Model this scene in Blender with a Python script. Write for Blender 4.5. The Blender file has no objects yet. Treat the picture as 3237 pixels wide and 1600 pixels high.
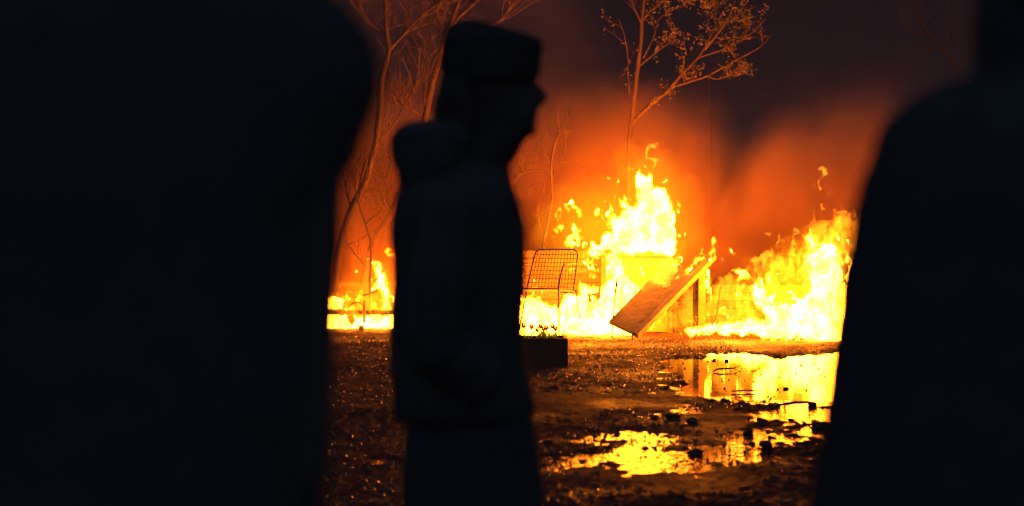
import bpy, bmesh, math, random
import numpy as np
from mathutils import Vector, Matrix
R = math.radians
sc = bpy.context.scene
C = sc.collection

# ---------------------------------------------------------------- camera
CAM_H = 1.41
F = 6294.0                    # focal length in photograph pixels (70 mm on a 36 mm sensor)
CX, HY = 1618.5, 626.0        # picture centre column and horizon row
cam = bpy.data.cameras.new('camera'); camo = bpy.data.objects.new('camera', cam); C.objects.link(camo)
camo.location = (0, 0, CAM_H); camo.rotation_euler = (R(90), 0, 0)
cam.lens = 70; cam.sensor_width = 36; cam.shift_y = -(800 - HY) / 3237.0
cam.clip_start = 0.05; cam.clip_end = 500
cam.dof.use_dof = True; cam.dof.focus_distance = 19.5; cam.dof.aperture_fstop = 2.7
sc.camera = camo
# ---------------------------------------------------------------- night sky and an added blue fill sun
w = bpy.data.worlds.new('World'); sc.world = w; w.use_nodes = True
bg = w.node_tree.nodes['Background']
bg.inputs['Color'].default_value = (0.0036, 0.0058, 0.0100, 1); bg.inputs['Strength'].default_value = 0.8
sun = bpy.data.lights.new('blue_fill', 'SUN'); suno = bpy.data.objects.new('blue_fill', sun); C.objects.link(suno)
sun.energy = 0.46; sun.angle = R(170); sun.color = (0.40, 0.62, 1.0)
suno.rotation_euler = (R(52), 0, R(-8))        # added fill from behind the camera, lifts the blacks of the figures
# ---------------------------------------------------------------- exposure and sampling
vs = sc.view_settings
vs.view_transform = 'Standard'; vs.look = 'None'; vs.exposure = 0; vs.gamma = 1
cy = sc.cycles
cy.use_denoising = True
try: cy.denoiser = 'OPENIMAGEDENOISE'
except Exception: pass
cy.max_bounces = 6; cy.diffuse_bounces = 2; cy.glossy_bounces = 3; cy.transmission_bounces = 2
cy.volume_bounces = 1; cy.transparent_max_bounces = 24
cy.sample_clamp_indirect = 3.0; cy.sample_clamp_direct = 0
cy.volume_step_rate = 0.8; cy.volume_max_steps = 96
cy.use_adaptive_sampling = True; cy.adaptive_threshold = 0.01

def S(x, y, Y):
    """photograph pixel at distance Y -> point in the place"""
    return Vector(((x - CX) / F * Y, Y, CAM_H - (y - HY) / F * Y))

# ================================================================ noise
def _hash(ix, iy, iz, seed):
    h = (ix * 374761393 + iy * 668265263 + iz * 2147483647 + seed * 1274126177) & 0xFFFFFFFF
    h = ((h ^ (h >> 13)) * 1274126177) & 0xFFFFFFFF
    h = ((h ^ (h >> 16)) * 2246822519) & 0xFFFFFFFF
    return ((h ^ (h >> 15)) & 0xFFFFFF) / float(0xFFFFFF) * 2 - 1
def vnoise(x, y, z, seed=0):
    x, y, z = np.broadcast_arrays(x, y, z)
    ix, iy, iz = np.floor(x).astype(np.int64), np.floor(y).astype(np.int64), np.floor(z).astype(np.int64)
    fx, fy, fz = x - ix, y - iy, z - iz
    fx, fy, fz = [f * f * f * (f * (f * 6 - 15) + 10) for f in (fx, fy, fz)]
    out = 0
    for a in (0, 1):
        wx = fx if a else 1 - fx
        for b in (0, 1):
            wy = fy if b else 1 - fy
            for c in (0, 1):
                out = out + wx * wy * (fz if c else 1 - fz) * _hash(ix + a, iy + b, iz + c, seed)
    return out
def fbm(x, y, z, seed=0, octs=4, gain=.5):
    o, a, f = 0, 1.0, 1.0
    for i in range(octs):
        o = o + a * vnoise(x * f, y * f, z * f, seed + i * 17); a *= gain; f *= 2.03
    return o

# ================================================================ materials
def mat(name):
    m = bpy.data.materials.new(name); m.use_nodes = True
    return m, m.node_tree, m.node_tree.nodes['Principled BSDF']
def surf(name, c1, c2=None, scale=6, rough=.7, rough2=None, bump=.3, bscale=None, metal=0, stretch=(1, 1, 1), spec=.5, coat=0):
    m, nt, p = mat(name)
    tc = nt.nodes.new('ShaderNodeTexCoord'); mp = nt.nodes.new('ShaderNodeMapping'); mp.inputs['Scale'].default_value = stretch
    nt.links.new(tc.outputs['Object'], mp.inputs['Vector'])
    n = nt.nodes.new('ShaderNodeTexNoise'); n.inputs['Scale'].default_value = scale; n.inputs['Detail'].default_value = 6
    nt.links.new(mp.outputs[0], n.inputs['Vector'])
    cr = nt.nodes.new('ShaderNodeValToRGB'); c2 = c2 or tuple(v * .55 for v in c1)
    cr.color_ramp.elements[0].position = .35; cr.color_ramp.elements[1].position = .65
    cr.color_ramp.elements[0].color = (*c2, 1); cr.color_ramp.elements[1].color = (*c1, 1)
    nt.links.new(n.outputs['Fac'], cr.inputs[0]); nt.links.new(cr.outputs[0], p.inputs['Base Color'])
    p.inputs['Metallic'].default_value = metal; p.inputs['Specular IOR Level'].default_value = spec
    mr = nt.nodes.new('ShaderNodeMapRange'); mr.inputs['To Min'].default_value = rough; mr.inputs['To Max'].default_value = rough2 if rough2 is not None else rough
    nt.links.new(n.outputs['Fac'], mr.inputs['Value']); nt.links.new(mr.outputs[0], p.inputs['Roughness'])
    if coat: p.inputs['Coat Weight'].default_value = coat
    if bump:
        nb = nt.nodes.new('ShaderNodeTexNoise'); nb.inputs['Scale'].default_value = bscale or scale * 6; nb.inputs['Detail'].default_value = 5
        nt.links.new(mp.outputs[0], nb.inputs['Vector'])
        b = nt.nodes.new('ShaderNodeBump'); b.inputs['Strength'].default_value = bump; b.inputs['Distance'].default_value = .02
        nt.links.new(nb.outputs['Fac'], b.inputs['Height']); nt.links.new(b.outputs[0], p.inputs['Normal'])
    return m
M = {}
M['cloth'] = surf('dark_cloth', (.060, .058, .060), (.046, .045, .047), 40, .95, bump=.4, bscale=180, spec=.05)
M['cloth_navy'] = surf('navy_cloth', (.056, .056, .062), (.044, .044, .050), 30, .95, bump=.4, bscale=150, spec=.05)
M['wool'] = surf('dark_wool', (.056, .055, .058), (.040, .039, .042), 60, 1, bump=.8, bscale=220, spec=.03)
M['denim'] = surf('dark_denim', (.052, .053, .058), (.042, .042, .047), 50, .95, bump=.3, bscale=260, spec=.05)
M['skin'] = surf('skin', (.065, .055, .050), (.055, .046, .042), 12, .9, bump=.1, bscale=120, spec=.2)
M['hair'] = surf('hair', (.05, .042, .038), (.03, .026, .024), 30, .7, bump=.6, bscale=120, stretch=(1, 1, .2), spec=.1)
M['leather'] = surf('boot_leather', (.03, .025, .02), None, 20, .5, bump=.2)
M['eye'] = surf('eye', (.05, .045, .04), (.03, .03, .03), 5, 1.0, bump=0)
M['plank'] = surf('wall_planks', (.18, .095, .03), (.09, .045, .014), 3.0, .75, bump=.5, bscale=14, stretch=(.35, 1, 7))
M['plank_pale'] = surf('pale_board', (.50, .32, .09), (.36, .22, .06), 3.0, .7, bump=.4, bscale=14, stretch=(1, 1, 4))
M['board'] = surf('scorched_board', (.17, .080, .025), (.08, .036, .012), 4.0, .7, bump=.4, bscale=20)
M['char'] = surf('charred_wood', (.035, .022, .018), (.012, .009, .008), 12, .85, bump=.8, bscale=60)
M['bark'] = surf('bark', (.17, .085, .042), (.08, .042, .022), 14, .85, bump=.8, bscale=60, stretch=(1, 1, .25))
M['twig'] = surf('twig_bark', (.20, .10, .05), (.11, .055, .03), 20, .8, bump=.3)
M['leaf'] = surf('dry_leaf', (.62, .46, .09), (.30, .24, .06), 9, .5, bump=.1)
M['metal'] = surf('sooty_steel', (.10, .075, .06), (.035, .028, .025), 16, .5, .7, bump=.2, metal=.3)
M['wire'] = surf('galvanised_wire', (.07, .04, .02), (.04, .02, .01), 16, .6, bump=0, metal=.2)
M['pot'] = surf('planter_wood', (.022, .012, .008), (.012, .007, .005), 5, .3, .5, bump=.4, stretch=(1, 1, 4))
M['soil'] = surf('potting_soil', (.04, .026, .018), None, 30, .8, bump=1)
M['tulip_red'] = surf('tulip_petal', (.80, .08, .03), (.65, .05, .02), 20, .5, bump=.1)
M['tulip_green'] = surf('tulip_leaf', (.45, .78, .05), (.35, .65, .04), 10, .45, bump=.1)
for k in ('leaf', 'tulip_red', 'tulip_green'):      # thin leaves let light through
    nt = M[k].node_tree; p = nt.nodes['Principled BSDF']; tr = nt.nodes.new('ShaderNodeBsdfTranslucent')
    src = p.inputs['Base Color'].links[0].from_socket; nt.links.new(src, tr.inputs['Color'])
    mx = nt.nodes.new('ShaderNodeMixShader'); mx.inputs[0].default_value = .75
    nt.links.new(p.outputs[0], mx.inputs[1]); nt.links.new(tr.outputs[0], mx.inputs[2])
    nt.links.new(mx.outputs[0], nt.nodes['Material Output'].inputs['Surface'])
M['glow_iron'] = surf('iron_in_fire_glow', (.30, .12, .035), (.16, .06, .018), 20, .7, bump=.3)  # iron with the orange of the fire glow put into its colour
M['stone'] = surf('wet_stone', (.018, .013, .010), (.010, .008, .006), 12, .3, .6, bump=.4)

def flame_mat(name, col, k):
    m = bpy.data.materials.new(name); m.use_nodes = True; nt = m.node_tree; nt.nodes.clear()
    o = nt.nodes.new('ShaderNodeOutputMaterial'); e = nt.nodes.new('ShaderNodeEmission')
    e.inputs['Color'].default_value = (*col, 1); e.inputs['Strength'].default_value = k
    nt.links.new(e.outputs[0], o.inputs['Volume']); return m
FLAME_K = 70
M['flame'] = flame_mat('flame_gas', (1, .28, .0065), FLAME_K)
M['flame_thin'] = flame_mat('flame_gas_thin', (1, .26, .01), 42)
M['flame_and_veil'] = flame_mat('faint_flame_and_veil', (1, .26, .006), 11)  # faint flames, and added glow veils over rail, wall and crate gap
M['glow_halo'] = flame_mat('painted_glow_halo', (1, .25, .001), 1.35)  # painted glow round the fires, an added emitting volume
def core_mat():
    m = bpy.data.materials.new('flame_core'); m.use_nodes = True; nt = m.node_tree; nt.nodes.clear()
    o = nt.nodes.new('ShaderNodeOutputMaterial'); e = nt.nodes.new('ShaderNodeEmission')
    n = nt.nodes.new('ShaderNodeTexNoise'); n.inputs['Scale'].default_value = 7; n.inputs['Detail'].default_value = 3
    tc = nt.nodes.new('ShaderNodeTexCoord'); nt.links.new(tc.outputs['Object'], n.inputs['Vector'])
    cr = nt.nodes.new('ShaderNodeValToRGB'); cr.color_ramp.elements[0].position = .40; cr.color_ramp.elements[1].position = .56
    cr.color_ramp.elements[0].color = (1, .175, .003, 1); cr.color_ramp.elements[1].color = (1, .235, .0125, 1)
    nt.links.new(n.outputs['Fac'], cr.inputs[0]); nt.links.new(cr.outputs[0], e.inputs['Color'])
    e.inputs['Strength'].default_value = 80
    nt.links.new(e.outputs[0], o.inputs['Surface']); return m
M['core'] = core_mat()

# ================================================================ object helpers
def tag(o, label=None, cat=None, group=None, kind=None):
    if label: o['label'] = label
    if cat: o['category'] = cat
    if group: o['group'] = group
    if kind: o['kind'] = kind
    return o
def empty(name, loc=(0, 0, 0)):
    o = bpy.data.objects.new(name, None); C.objects.link(o); o.location = loc; return o
def mk(name, verts, faces, m, parent=None, smooth=True):
    """verts are given in world coordinates; a parent Empty's location is subtracted"""
    me = bpy.data.meshes.new(name)
    off = Vector((0, 0, 0))
    q = parent
    while q is not None: off += Vector(q.location); q = q.parent
    v = np.asarray([tuple(a) for a in verts], dtype=float) if not isinstance(verts, np.ndarray) else verts.astype(float)
    v = v - np.array(off)
    me.from_pydata(v.tolist(), [], faces if isinstance(faces, list) else faces.tolist())
    me.update()
    if smooth: me.polygons.foreach_set('use_smooth', [True] * len(me.polygons))
    me.materials.append(m)
    o = bpy.data.objects.new(name, me); C.objects.link(o)
    if parent: o.parent = parent
    return o
class MB:
    def __init__(s): s.v = []; s.f = []
    def add(s, v, f):
        b = len(s.v); s.v += [tuple(a) for a in v]; s.f += [tuple(i + b for i in q) for q in f]; return s
    def tube(s, pts, rad, n=8, cap=True):
        pts = [Vector(p) for p in pts]; N = len(pts)
        if not hasattr(rad, '__len__'): rad = [rad] * N
        V = []; up = None
        for i, p in enumerate(pts):
            t = (pts[min(i + 1, N - 1)] - pts[max(i - 1, 0)]).normalized()
            if up is None:
                up = Vector((0, 0, 1)) if abs(t.z) < .9 else Vector((1, 0, 0))
            a = t.cross(up).normalized(); b = a.cross(t).normalized(); up = b
            for k in range(n):
                an = 2 * math.pi * k / n; V.append(p + (a * math.cos(an) + b * math.sin(an)) * rad[i])
        Fc = []
        for i in range(N - 1):
            for k in range(n):
                k2 = (k + 1) % n; Fc.append((i * n + k, i * n + k2, (i + 1) * n + k2, (i + 1) * n + k))
        if cap: Fc.append(tuple(range(n))[::-1]); Fc.append(tuple((N - 1) * n + k for k in range(n)))
        return s.add(V, Fc)
    def hexa(s, p):   # 8 corners: bottom ring 4, top ring 4
        return s.add(p, [(3, 2, 1, 0), (4, 5, 6, 7), (0, 1, 5, 4), (1, 2, 6, 5), (2, 3, 7, 6), (3, 0, 4, 7)])
    def box(s, x0, x1, y0, y1, z0, z1):
        return s.hexa([(x0, y0, z0), (x1, y0, z0), (x1, y1, z0), (x0, y1, z0), (x0, y0, z1), (x1, y0, z1), (x1, y1, z1), (x0, y1, z1)])
    def ball(s, c, r, nu=14, nv=9, noise=0, seed=0):
        if not hasattr(r, '__len__'): r = (r, r, r)
        V = []; Fc = []
        for j in range(nv + 1):
            th = math.pi * j / nv
            for i in range(nu):
                ph = 2 * math.pi * i / nu
                d = np.array([math.sin(th) * math.cos(ph), math.sin(th) * math.sin(ph), math.cos(th)])
                q = 1 + (noise * float(fbm(d[0] * 1.7 + seed, d[1] * 1.7, d[2] * 1.7, seed, 3)) if noise else 0)
                V.append((c[0] + d[0] * r[0] * q, c[1] + d[1] * r[1] * q, c[2] + d[2] * r[2] * q))
        for j in range(nv):
            for i in range(nu):
                i2 = (i + 1) % nu; Fc.append((j * nu + i, (j + 1) * nu + i, (j + 1) * nu + i2, j * nu + i2))
        return s.add(V, Fc)
    def loft(s, rings, n=40, sub=4, wr=0, seed=0, wsc=9):
        """rings: (z, x0, x1, y0, y1[, power]) stacked, smoothly interpolated and capped"""
        rings = [r if len(r) > 5 else (*r, 2.2) for r in rings]
        A = np.array(rings, dtype=float); N = len(A)
        t = np.arange(N); ts = np.linspace(0, N - 1, (N - 1) * sub + 1)
        B = np.stack([np.interp(ts, t, A[:, k]) for k in range(6)], 1)
        ker = np.array([.25, .5, .25])
        for _ in range(2):
            for k in range(1, 6):
                pad = np.concatenate([[B[0, k]], B[:, k], [B[-1, k]]]); B[:, k] = np.convolve(pad, ker, 'valid')
        V = []
        for z, x0, x1, y0, y1, pw in B:
            for k in range(n):
                an = 2 * math.pi * k / n; c, d = math.cos(an), math.sin(an)
                c = math.copysign(abs(c) ** (2 / pw), c); d = math.copysign(abs(d) ** (2 / pw), d)
                V.append(((x0 + x1) / 2 + (x1 - x0) / 2 * c, (y0 + y1) / 2 + (y1 - y0) / 2 * d, z))
        V = np.array(V); L = len(B)
        if wr:
            cen = V.reshape(L, n, 3).mean(1).repeat(n, 0); d = V - cen; d[:, 2] = 0
            d /= (np.linalg.norm(d, axis=1, keepdims=True) + 1e-6)
            V = V + d * (wr * fbm(V[:, 0] * wsc, V[:, 1] * wsc, V[:, 2] * wsc * 1.6, seed, 4))[:, None]
        Fc = []
        for i in range(L - 1):
            for k in range(n):
                k2 = (k + 1) % n; Fc.append((i * n + k, i * n + k2, (i + 1) * n + k2, (i + 1) * n + k))
        if B[-1, 0] < B[0, 0]: Fc = [q[::-1] for q in Fc]
        V = V.tolist()
        for base, rev in ((0, True), ((L - 1) * n, False)):
            c = len(V); V.append(tuple(np.mean(np.array(V[base:base + n]), 0)))
            for k in range(n):
                q = (base + k, base + (k + 1) % n, c); Fc.append(q[::-1] if rev else q)
        return s.add(V, Fc)
    def build(s, name, m, parent=None, smooth=True, remesh=0, smoothit=0):
        o = mk(name, s.v, s.f, m, parent, smooth)
        if remesh:
            md = o.modifiers.new('r', 'REMESH'); md.mode = 'VOXEL'; md.voxel_size = remesh; md.use_smooth_shade = True
            if smoothit:
                ms = o.modifiers.new('s', 'SMOOTH'); ms.iterations = smoothit; ms.factor = .5
            bpy.context.view_layer.update()
            dg = bpy.context.evaluated_depsgraph_get()
            me = bpy.data.meshes.new_from_object(o.evaluated_get(dg)); o.modifiers.clear(); o.data = me
            if not me.materials: me.materials.append(m)
        return o

# ================================================================ ground
PUD = [  # (list of photograph points on the ground, depth)
    ([(2110, 1142), (2200, 1134), (2330, 1124), (2640, 1121), (3000, 1124), (3000, 1262), (2640, 1272), (2420, 1276), (2300, 1262), (2200, 1245), (2130, 1215), (2100, 1180)], .050),
    ([(2330, 1292), (2480, 1282), (2700, 1288), (2900, 1300), (2800, 1345), (2560, 1342), (2380, 1330)], .028),
    ([(2230, 1345), (2480, 1350), (2650, 1362), (2560, 1410), (2330, 1420), (2200, 1395)], .018),
    ([(1770, 1392), (1900, 1352), (2110, 1366), (2150, 1410), (2160, 1445), (2110, 1478), (1980, 1455), (1840, 1440)], .018),
    ([(1740, 1450), (1880, 1452), (1920, 1475), (1800, 1496), (1720, 1485)], .020),
    ([(2140, 1450), (2260, 1430), (2320, 1465), (2220, 1490), (2120, 1485)], .022),
    ([(2040, 1285), (2300, 1268), (2350, 1325), (2150, 1338)], .013),
    ([(1990, 1180), (2100, 1190), (2130, 1240), (2030, 1252)], .014),
    ([(1800, 1480), (2350, 1330), (2500, 1440), (2150, 1500)], .011),
    ([(1170, 1440), (1212, 1446), (1205, 1456), (1165, 1450)], .03),
]
def gpt(x, y):
    Y = F * CAM_H / (y - HY); return ((x - CX) / F * Y, Y)
def poly_sdf(px, pz, P):
    """signed distance to polygon P, positive inside"""
    P = np.asarray(P, float); d = np.full(px.shape, 1e9); ins = np.zeros(px.shape, bool); n = len(P)
    for i in range(n):
        a, b = P[i], P[(i + 1) % n]; e = b - a; L = (e * e).sum() + 1e-12
        t = np.clip(((px - a[0]) * e[0] + (pz - a[1]) * e[1]) / L, 0, 1)
        d = np.minimum(d, np.hypot(px - a[0] - t * e[0], pz - a[1] - t * e[1]))
        c = ((a[1] > pz) != (b[1] > pz)) & (px < (b[0] - a[0]) * (pz - a[1]) / (b[1] - a[1] + 1e-12) + a[0]); ins ^= c
    return np.where(ins, d, -d)
def axis(lo, hi, step, far, growth=1.25):
    a = list(np.arange(lo, hi + step / 2, step)); s = step
    while a[-1] < far[1]: s *= growth; a.append(a[-1] + s)
    s = step; pre = []
    x = a[0]
    while x > far[0]: s *= growth; x -= s; pre.append(x)
    return np.array(pre[::-1] + a)
gx = axis(-1.9, 3.6, .0125, (-150, 150)); gy = axis(8.9, 21.5, .022, (-60, 300))
GX, GY = np.meshgrid(gx, gy, indexing='ij')
wx = GX + .10 * fbm(GX * 2.2, GY * 1.3, 0, 5, 3); wy = GY + .30 * fbm(GX * 1.6, GY * 1.1, 3, 9, 3)
near = np.clip((np.abs(GX) - 4) / 6, 0, 1); near = np.maximum(near, np.clip((GY - 24) / 10, 0, 1)); near = 1 - near
GZ = .014 + .006 * fbm(GX * .9, GY * .7, 0, 1, 2) + .0035 * fbm(GX * 5, GY * 3.5, 0, 2, 3) 
cl = fbm(GX * 24, GY * 15, 0, 3, 3, .7)
lumps = np.clip(fbm(GX * 1.1, GY * .8, 2, 33, 2) + .75, .45, 1.4)
GZ = GZ + lumps * (.0060 * cl + .012 * np.clip(fbm(GX * 13, GY * 10, 4, 4, 3) - .25, 0, 1))
dep = np.zeros_like(GX); shore = fbm(GX * 5.5, GY * 2.6, 7, 44, 3)
for pts, dd in PUD:
    P = [gpt(*q) for q in pts]; s = poly_sdf(wx, wy, P) + .16 * shore
    dep = np.maximum(dep, dd * np.clip(s / .55 + .42, 0, 1.0))
GZ = GZ - dep * 1.35
GZ = GZ * near + .01 * (1 - near)
def ground_z(x, y):
    i = min(max(np.searchsorted(gx, x), 0), len(gx) - 1); j = min(max(np.searchsorted(gy, y), 0), len(gy) - 1)
    return float(GZ[i, j])
nx, ny = len(gx), len(gy)
idx = np.arange(nx * ny).reshape(nx, ny)
Fq = np.stack([idx[:-1, :-1], idx[1:, :-1], idx[1:, 1:], idx[:-1, 1:]], -1).reshape(-1, 4)
def ground_mat():
    m, nt, p = mat('wet_mud'); N = nt.nodes; L = nt.links
    g = N.new('ShaderNodeTexCoord')
    a = N.new('ShaderNodeTexNoise'); a.inputs['Scale'].default_value = 1.3; a.inputs['Detail'].default_value = 5; L.new(g.outputs['Object'], a.inputs['Vector'])
    c = N.new('ShaderNodeTexNoise'); c.inputs['Scale'].default_value = 34; c.inputs['Detail'].default_value = 8; c.inputs['Roughness'].default_value = .7; L.new(g.outputs['Object'], c.inputs['Vector'])
    cr = N.new('ShaderNodeValToRGB'); cr.color_ramp.elements[0].position = .36; cr.color_ramp.elements[1].position = .66
    cr.color_ramp.elements[0].color = (.022, .007, .004, 1); cr.color_ramp.elements[1].color = (.095, .026, .012, 1)
    L.new(c.outputs['Fac'], cr.inputs[0]); L.new(cr.outputs[0], p.inputs['Base Color'])
    r1 = N.new('ShaderNodeMapRange'); r1.inputs['From Min'].default_value = .35; r1.inputs['From Max'].default_value = .65
    r1.inputs['To Min'].default_value = .52; r1.inputs['To Max'].default_value = .95
    L.new(a.outputs['Fac'], r1.inputs['Value']); L.new(r1.outputs[0], p.inputs['Roughness'])
    b = N.new('ShaderNodeBump'); b.inputs['Strength'].default_value = .9; b.inputs['Distance'].default_value = .02
    L.new(c.outputs['Fac'], b.inputs['Height']); L.new(b.outputs[0], p.inputs['Normal'])
    p.inputs['Specular IOR Level'].default_value = .22
    return m
g = mk('ground', np.stack([GX, GY, GZ], -1).reshape(-1, 3), Fq, ground_mat()); g['kind'] = 'structure'; g['label'] = 'muddy wet ground'
m, nt, p = mat('puddle_water')
p.inputs['Base Color'].default_value = (.012, .008, .006, 1); p.inputs['Roughness'].default_value = .045; p.inputs['IOR'].default_value = 1.33; p.inputs['Specular IOR Level'].default_value = .7
n = nt.nodes.new('ShaderNodeTexNoise'); n.inputs['Scale'].default_value = 9; n.inputs['Detail'].default_value = 3
tc = nt.nodes.new('ShaderNodeTexCoord'); nt.links.new(tc.outputs['Object'], n.inputs['Vector'])
b = nt.nodes.new('ShaderNodeBump'); b.inputs['Strength'].default_value = .10; b.inputs['Distance'].default_value = .01
nt.links.new(n.outputs['Fac'], b.inputs['Height']); nt.links.new(b.outputs[0], p.inputs['Normal'])
water = m; water2 = m.copy(); water2.name = 'rippled_puddle_water'
for nd in water2.node_tree.nodes:
    if nd.type == 'BSDF_PRINCIPLED': nd.inputs['Specular IOR Level'].default_value = .2; nd.inputs['IOR'].default_value = 1.22; nd.inputs['Roughness'].default_value = .09
    if nd.type == 'BUMP': nd.inputs['Strength'].default_value = .6; nd.inputs['Distance'].default_value = .02
    if nd.type == 'TEX_NOISE': nd.inputs['Scale'].default_value = 14
for i, (pts, dd) in enumerate(PUD):
    P = np.array([gpt(*q) for q in pts]); c = P.mean(0); P2 = []
    for q in P:
        d = q - c; P2.append(q + d / (np.linalg.norm(d) + 1e-6) * .35)
    V = [(c[0], c[1], .0)] + [(q[0], q[1], .0) for q in P2]; k = len(P2)
    o = mk('puddle', [(a, b_, .0004 * i) for a, b_, _ in V], [(0, j + 1, (j + 1) % k + 1) for j in range(k)], water if i == 0 else water2); o['kind'] = 'structure'

# ================================================================ flames
def surface_nets(Fv, org, h):
    ins = Fv > 0; nx, ny, nz = Fv.shape
    cx_, cy_, cz_ = nx - 1, ny - 1, nz - 1
    acc = np.zeros((cx_, cy_, cz_, 3)); cnt = np.zeros((cx_, cy_, cz_))
    for ax in range(3):
        o1 = [(0, 0), (0, 1), (1, 0), (1, 1)]
        for a, b in o1:
            off = [0, 0, 0]; oth = [k for k in range(3) if k != ax]; off[oth[0]] = a; off[oth[1]] = b
            off2 = list(off); off2[ax] = 1
            sl = lambda o: tuple(slice(o[k], o[k] + (cx_, cy_, cz_)[k]) for k in range(3))
            A, B = Fv[sl(off)], Fv[sl(off2)]
            ch = (A > 0) != (B > 0); t = np.where(ch, A / (A - B + 1e-12), 0)
            for k in range(3):
                acc[..., k] += np.where(ch, (t if k == ax else off[k]), 0)
            cnt += ch
    act = cnt > 0; ids = -np.ones(act.shape, np.int64); ids[act] = np.arange(act.sum())
    base = np.stack(np.nonzero(act), -1)
    V = (base + acc[act] / cnt[act][:, None]) * h + org
    faces = []
    for ax in range(3):
        o1, o2 = [(1, 2), (2, 0), (0, 1)][ax]
        a = np.take(ins, range(0, Fv.shape[ax] - 1), ax); b = np.take(ins, range(1, Fv.shape[ax]), ax)
        for flip, mask in ((0, a & ~b), (1, ~a & b)):
            e = np.stack(np.nonzero(mask), -1)
            ok = (e[:, o1] > 0) & (e[:, o2] > 0) & (e[:, o1] < Fv.shape[o1] - 1) & (e[:, o2] < Fv.shape[o2] - 1)
            e = e[ok]
            def cell(d1, d2):
                q = e.copy(); q[:, o1] -= d1; q[:, o2] -= d2; return ids[q[:, 0], q[:, 1], q[:, 2]]
            f = np.stack([cell(1, 1), cell(0, 1), cell(0, 0), cell(1, 0)], -1)
            faces.append(f[:, ::-1] if flip else f)
    return V, np.concatenate(faces)

def make_flame(parent, polys, Y, half, seed, h=.0095, warp=.026, rag=.030, m=.055, core=.03, thin=False, mt=None, holes=.10, grow=0):
    """flame gas round traced tongues: real size, real depth, noise-torn edges"""
    PP = [[((x - CX) / F * Y, CAM_H - (y - HY) / F * Y) for x, y in q] for q in polys]
    allp = np.array([p for q in PP for p in q]); pad = .09 + grow * 1.1
    x0, z0 = allp.min(0) - pad; x1, z1 = allp.max(0) + pad
    xs = np.arange(x0, x1, h); zs = np.arange(z0, z1, h); ys = np.arange(-half * 1.5 - h, half * 1.5 + 2 * h, h * 1.6)
    X, Yy, Z = np.meshgrid(xs, ys, zs, indexing='ij')
    s = 1 / .062
    # the field is evaluated on a fine 2-D table, then sampled at warped positions
    h2 = .006; ux = np.arange(x0 - .1, x1 + .1, h2); uz = np.arange(z0 - .1, z1 + .1, h2)
    U, W = np.meshgrid(ux, uz, indexing='ij'); T = np.full(U.shape, -1e9)
    for q in PP: T = np.maximum(T, poly_sdf(U, W, q))
    T = T + grow
    w1 = fbm(X * s, Yy * s, Z * s * .8, seed, 3); w2 = fbm(X * s + 31, Yy * s, Z * s * .8 + 7, seed + 50, 3)
    XI = np.clip(((X + warp * w1) - ux[0]) / h2, 0, len(ux) - 1).astype(int); ZI = np.clip(((Z + warp * w2) - uz[0]) / h2, 0, len(uz) - 1).astype(int)
    D = T[XI, ZI]
    lick = fbm(X * s * 1.9 + w2 * .8, Yy * s * 1.5, Z * s * .75 - w1 * .8, seed + 99, 4)
    gap = np.clip(fbm(X * 7.5 + w2 * .5, Yy * 5, Z * 4.2 - w1 * .6, seed + 211, 3) - .12, 0, 1)
    isl = fbm(X * 13 + w2 * .6, Yy * 11, Z * 7 + w1 * .6, seed + 313, 2)
    D = np.where(D < 0, np.maximum(D, np.where(D > -.16, (isl - .78 - .9 * np.clip(z0 + .35 - Z, 0, .4)) * .10, -1)), D)
    Fv = np.minimum(D, m) - holes * gap + rag * lick - (m / half) * np.abs(Yy + .06 * fbm(X * 5, 0 * X, Z * 5, seed + 7, 2))
    for a in range(3):
        sl = [slice(None)] * 3; sl[a] = 0; Fv[tuple(sl)] = -1; sl[a] = -1; Fv[tuple(sl)] = -1
    hh = np.array([h, h * 1.6, h]); org = np.array([x0, Y + ys[0], z0])
    V, Fc = surface_nets(Fv, org, hh)
    if len(V): mk('flame', V, Fc, M[mt or ('flame_thin' if thin else 'flame')], parent)  # added glow halos and veils are built here under this name too
    if core is not None:
        V, Fc = surface_nets(Fv - core, org, hh)
        if len(Fc) > 20: mk('flame_core', V, Fc, M['core'], parent)

z4 = lambda L: [(1740 + x * .3143, 420 + y * .3142) for x, y in L]
z5 = lambda L: [(1620 + x * .6128, 400 + y * .6128) for x, y in L]
z3 = lambda L: [(1880 + x * .2828, 740 + y * .2828) for x, y in L]
z6 = lambda L: [(2150 + x * .487, 480 + y * .487) for x, y in L]
z1 = lambda L: [(1020 + x * .2514, 760 + y * .2514) for x, y in L]

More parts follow.
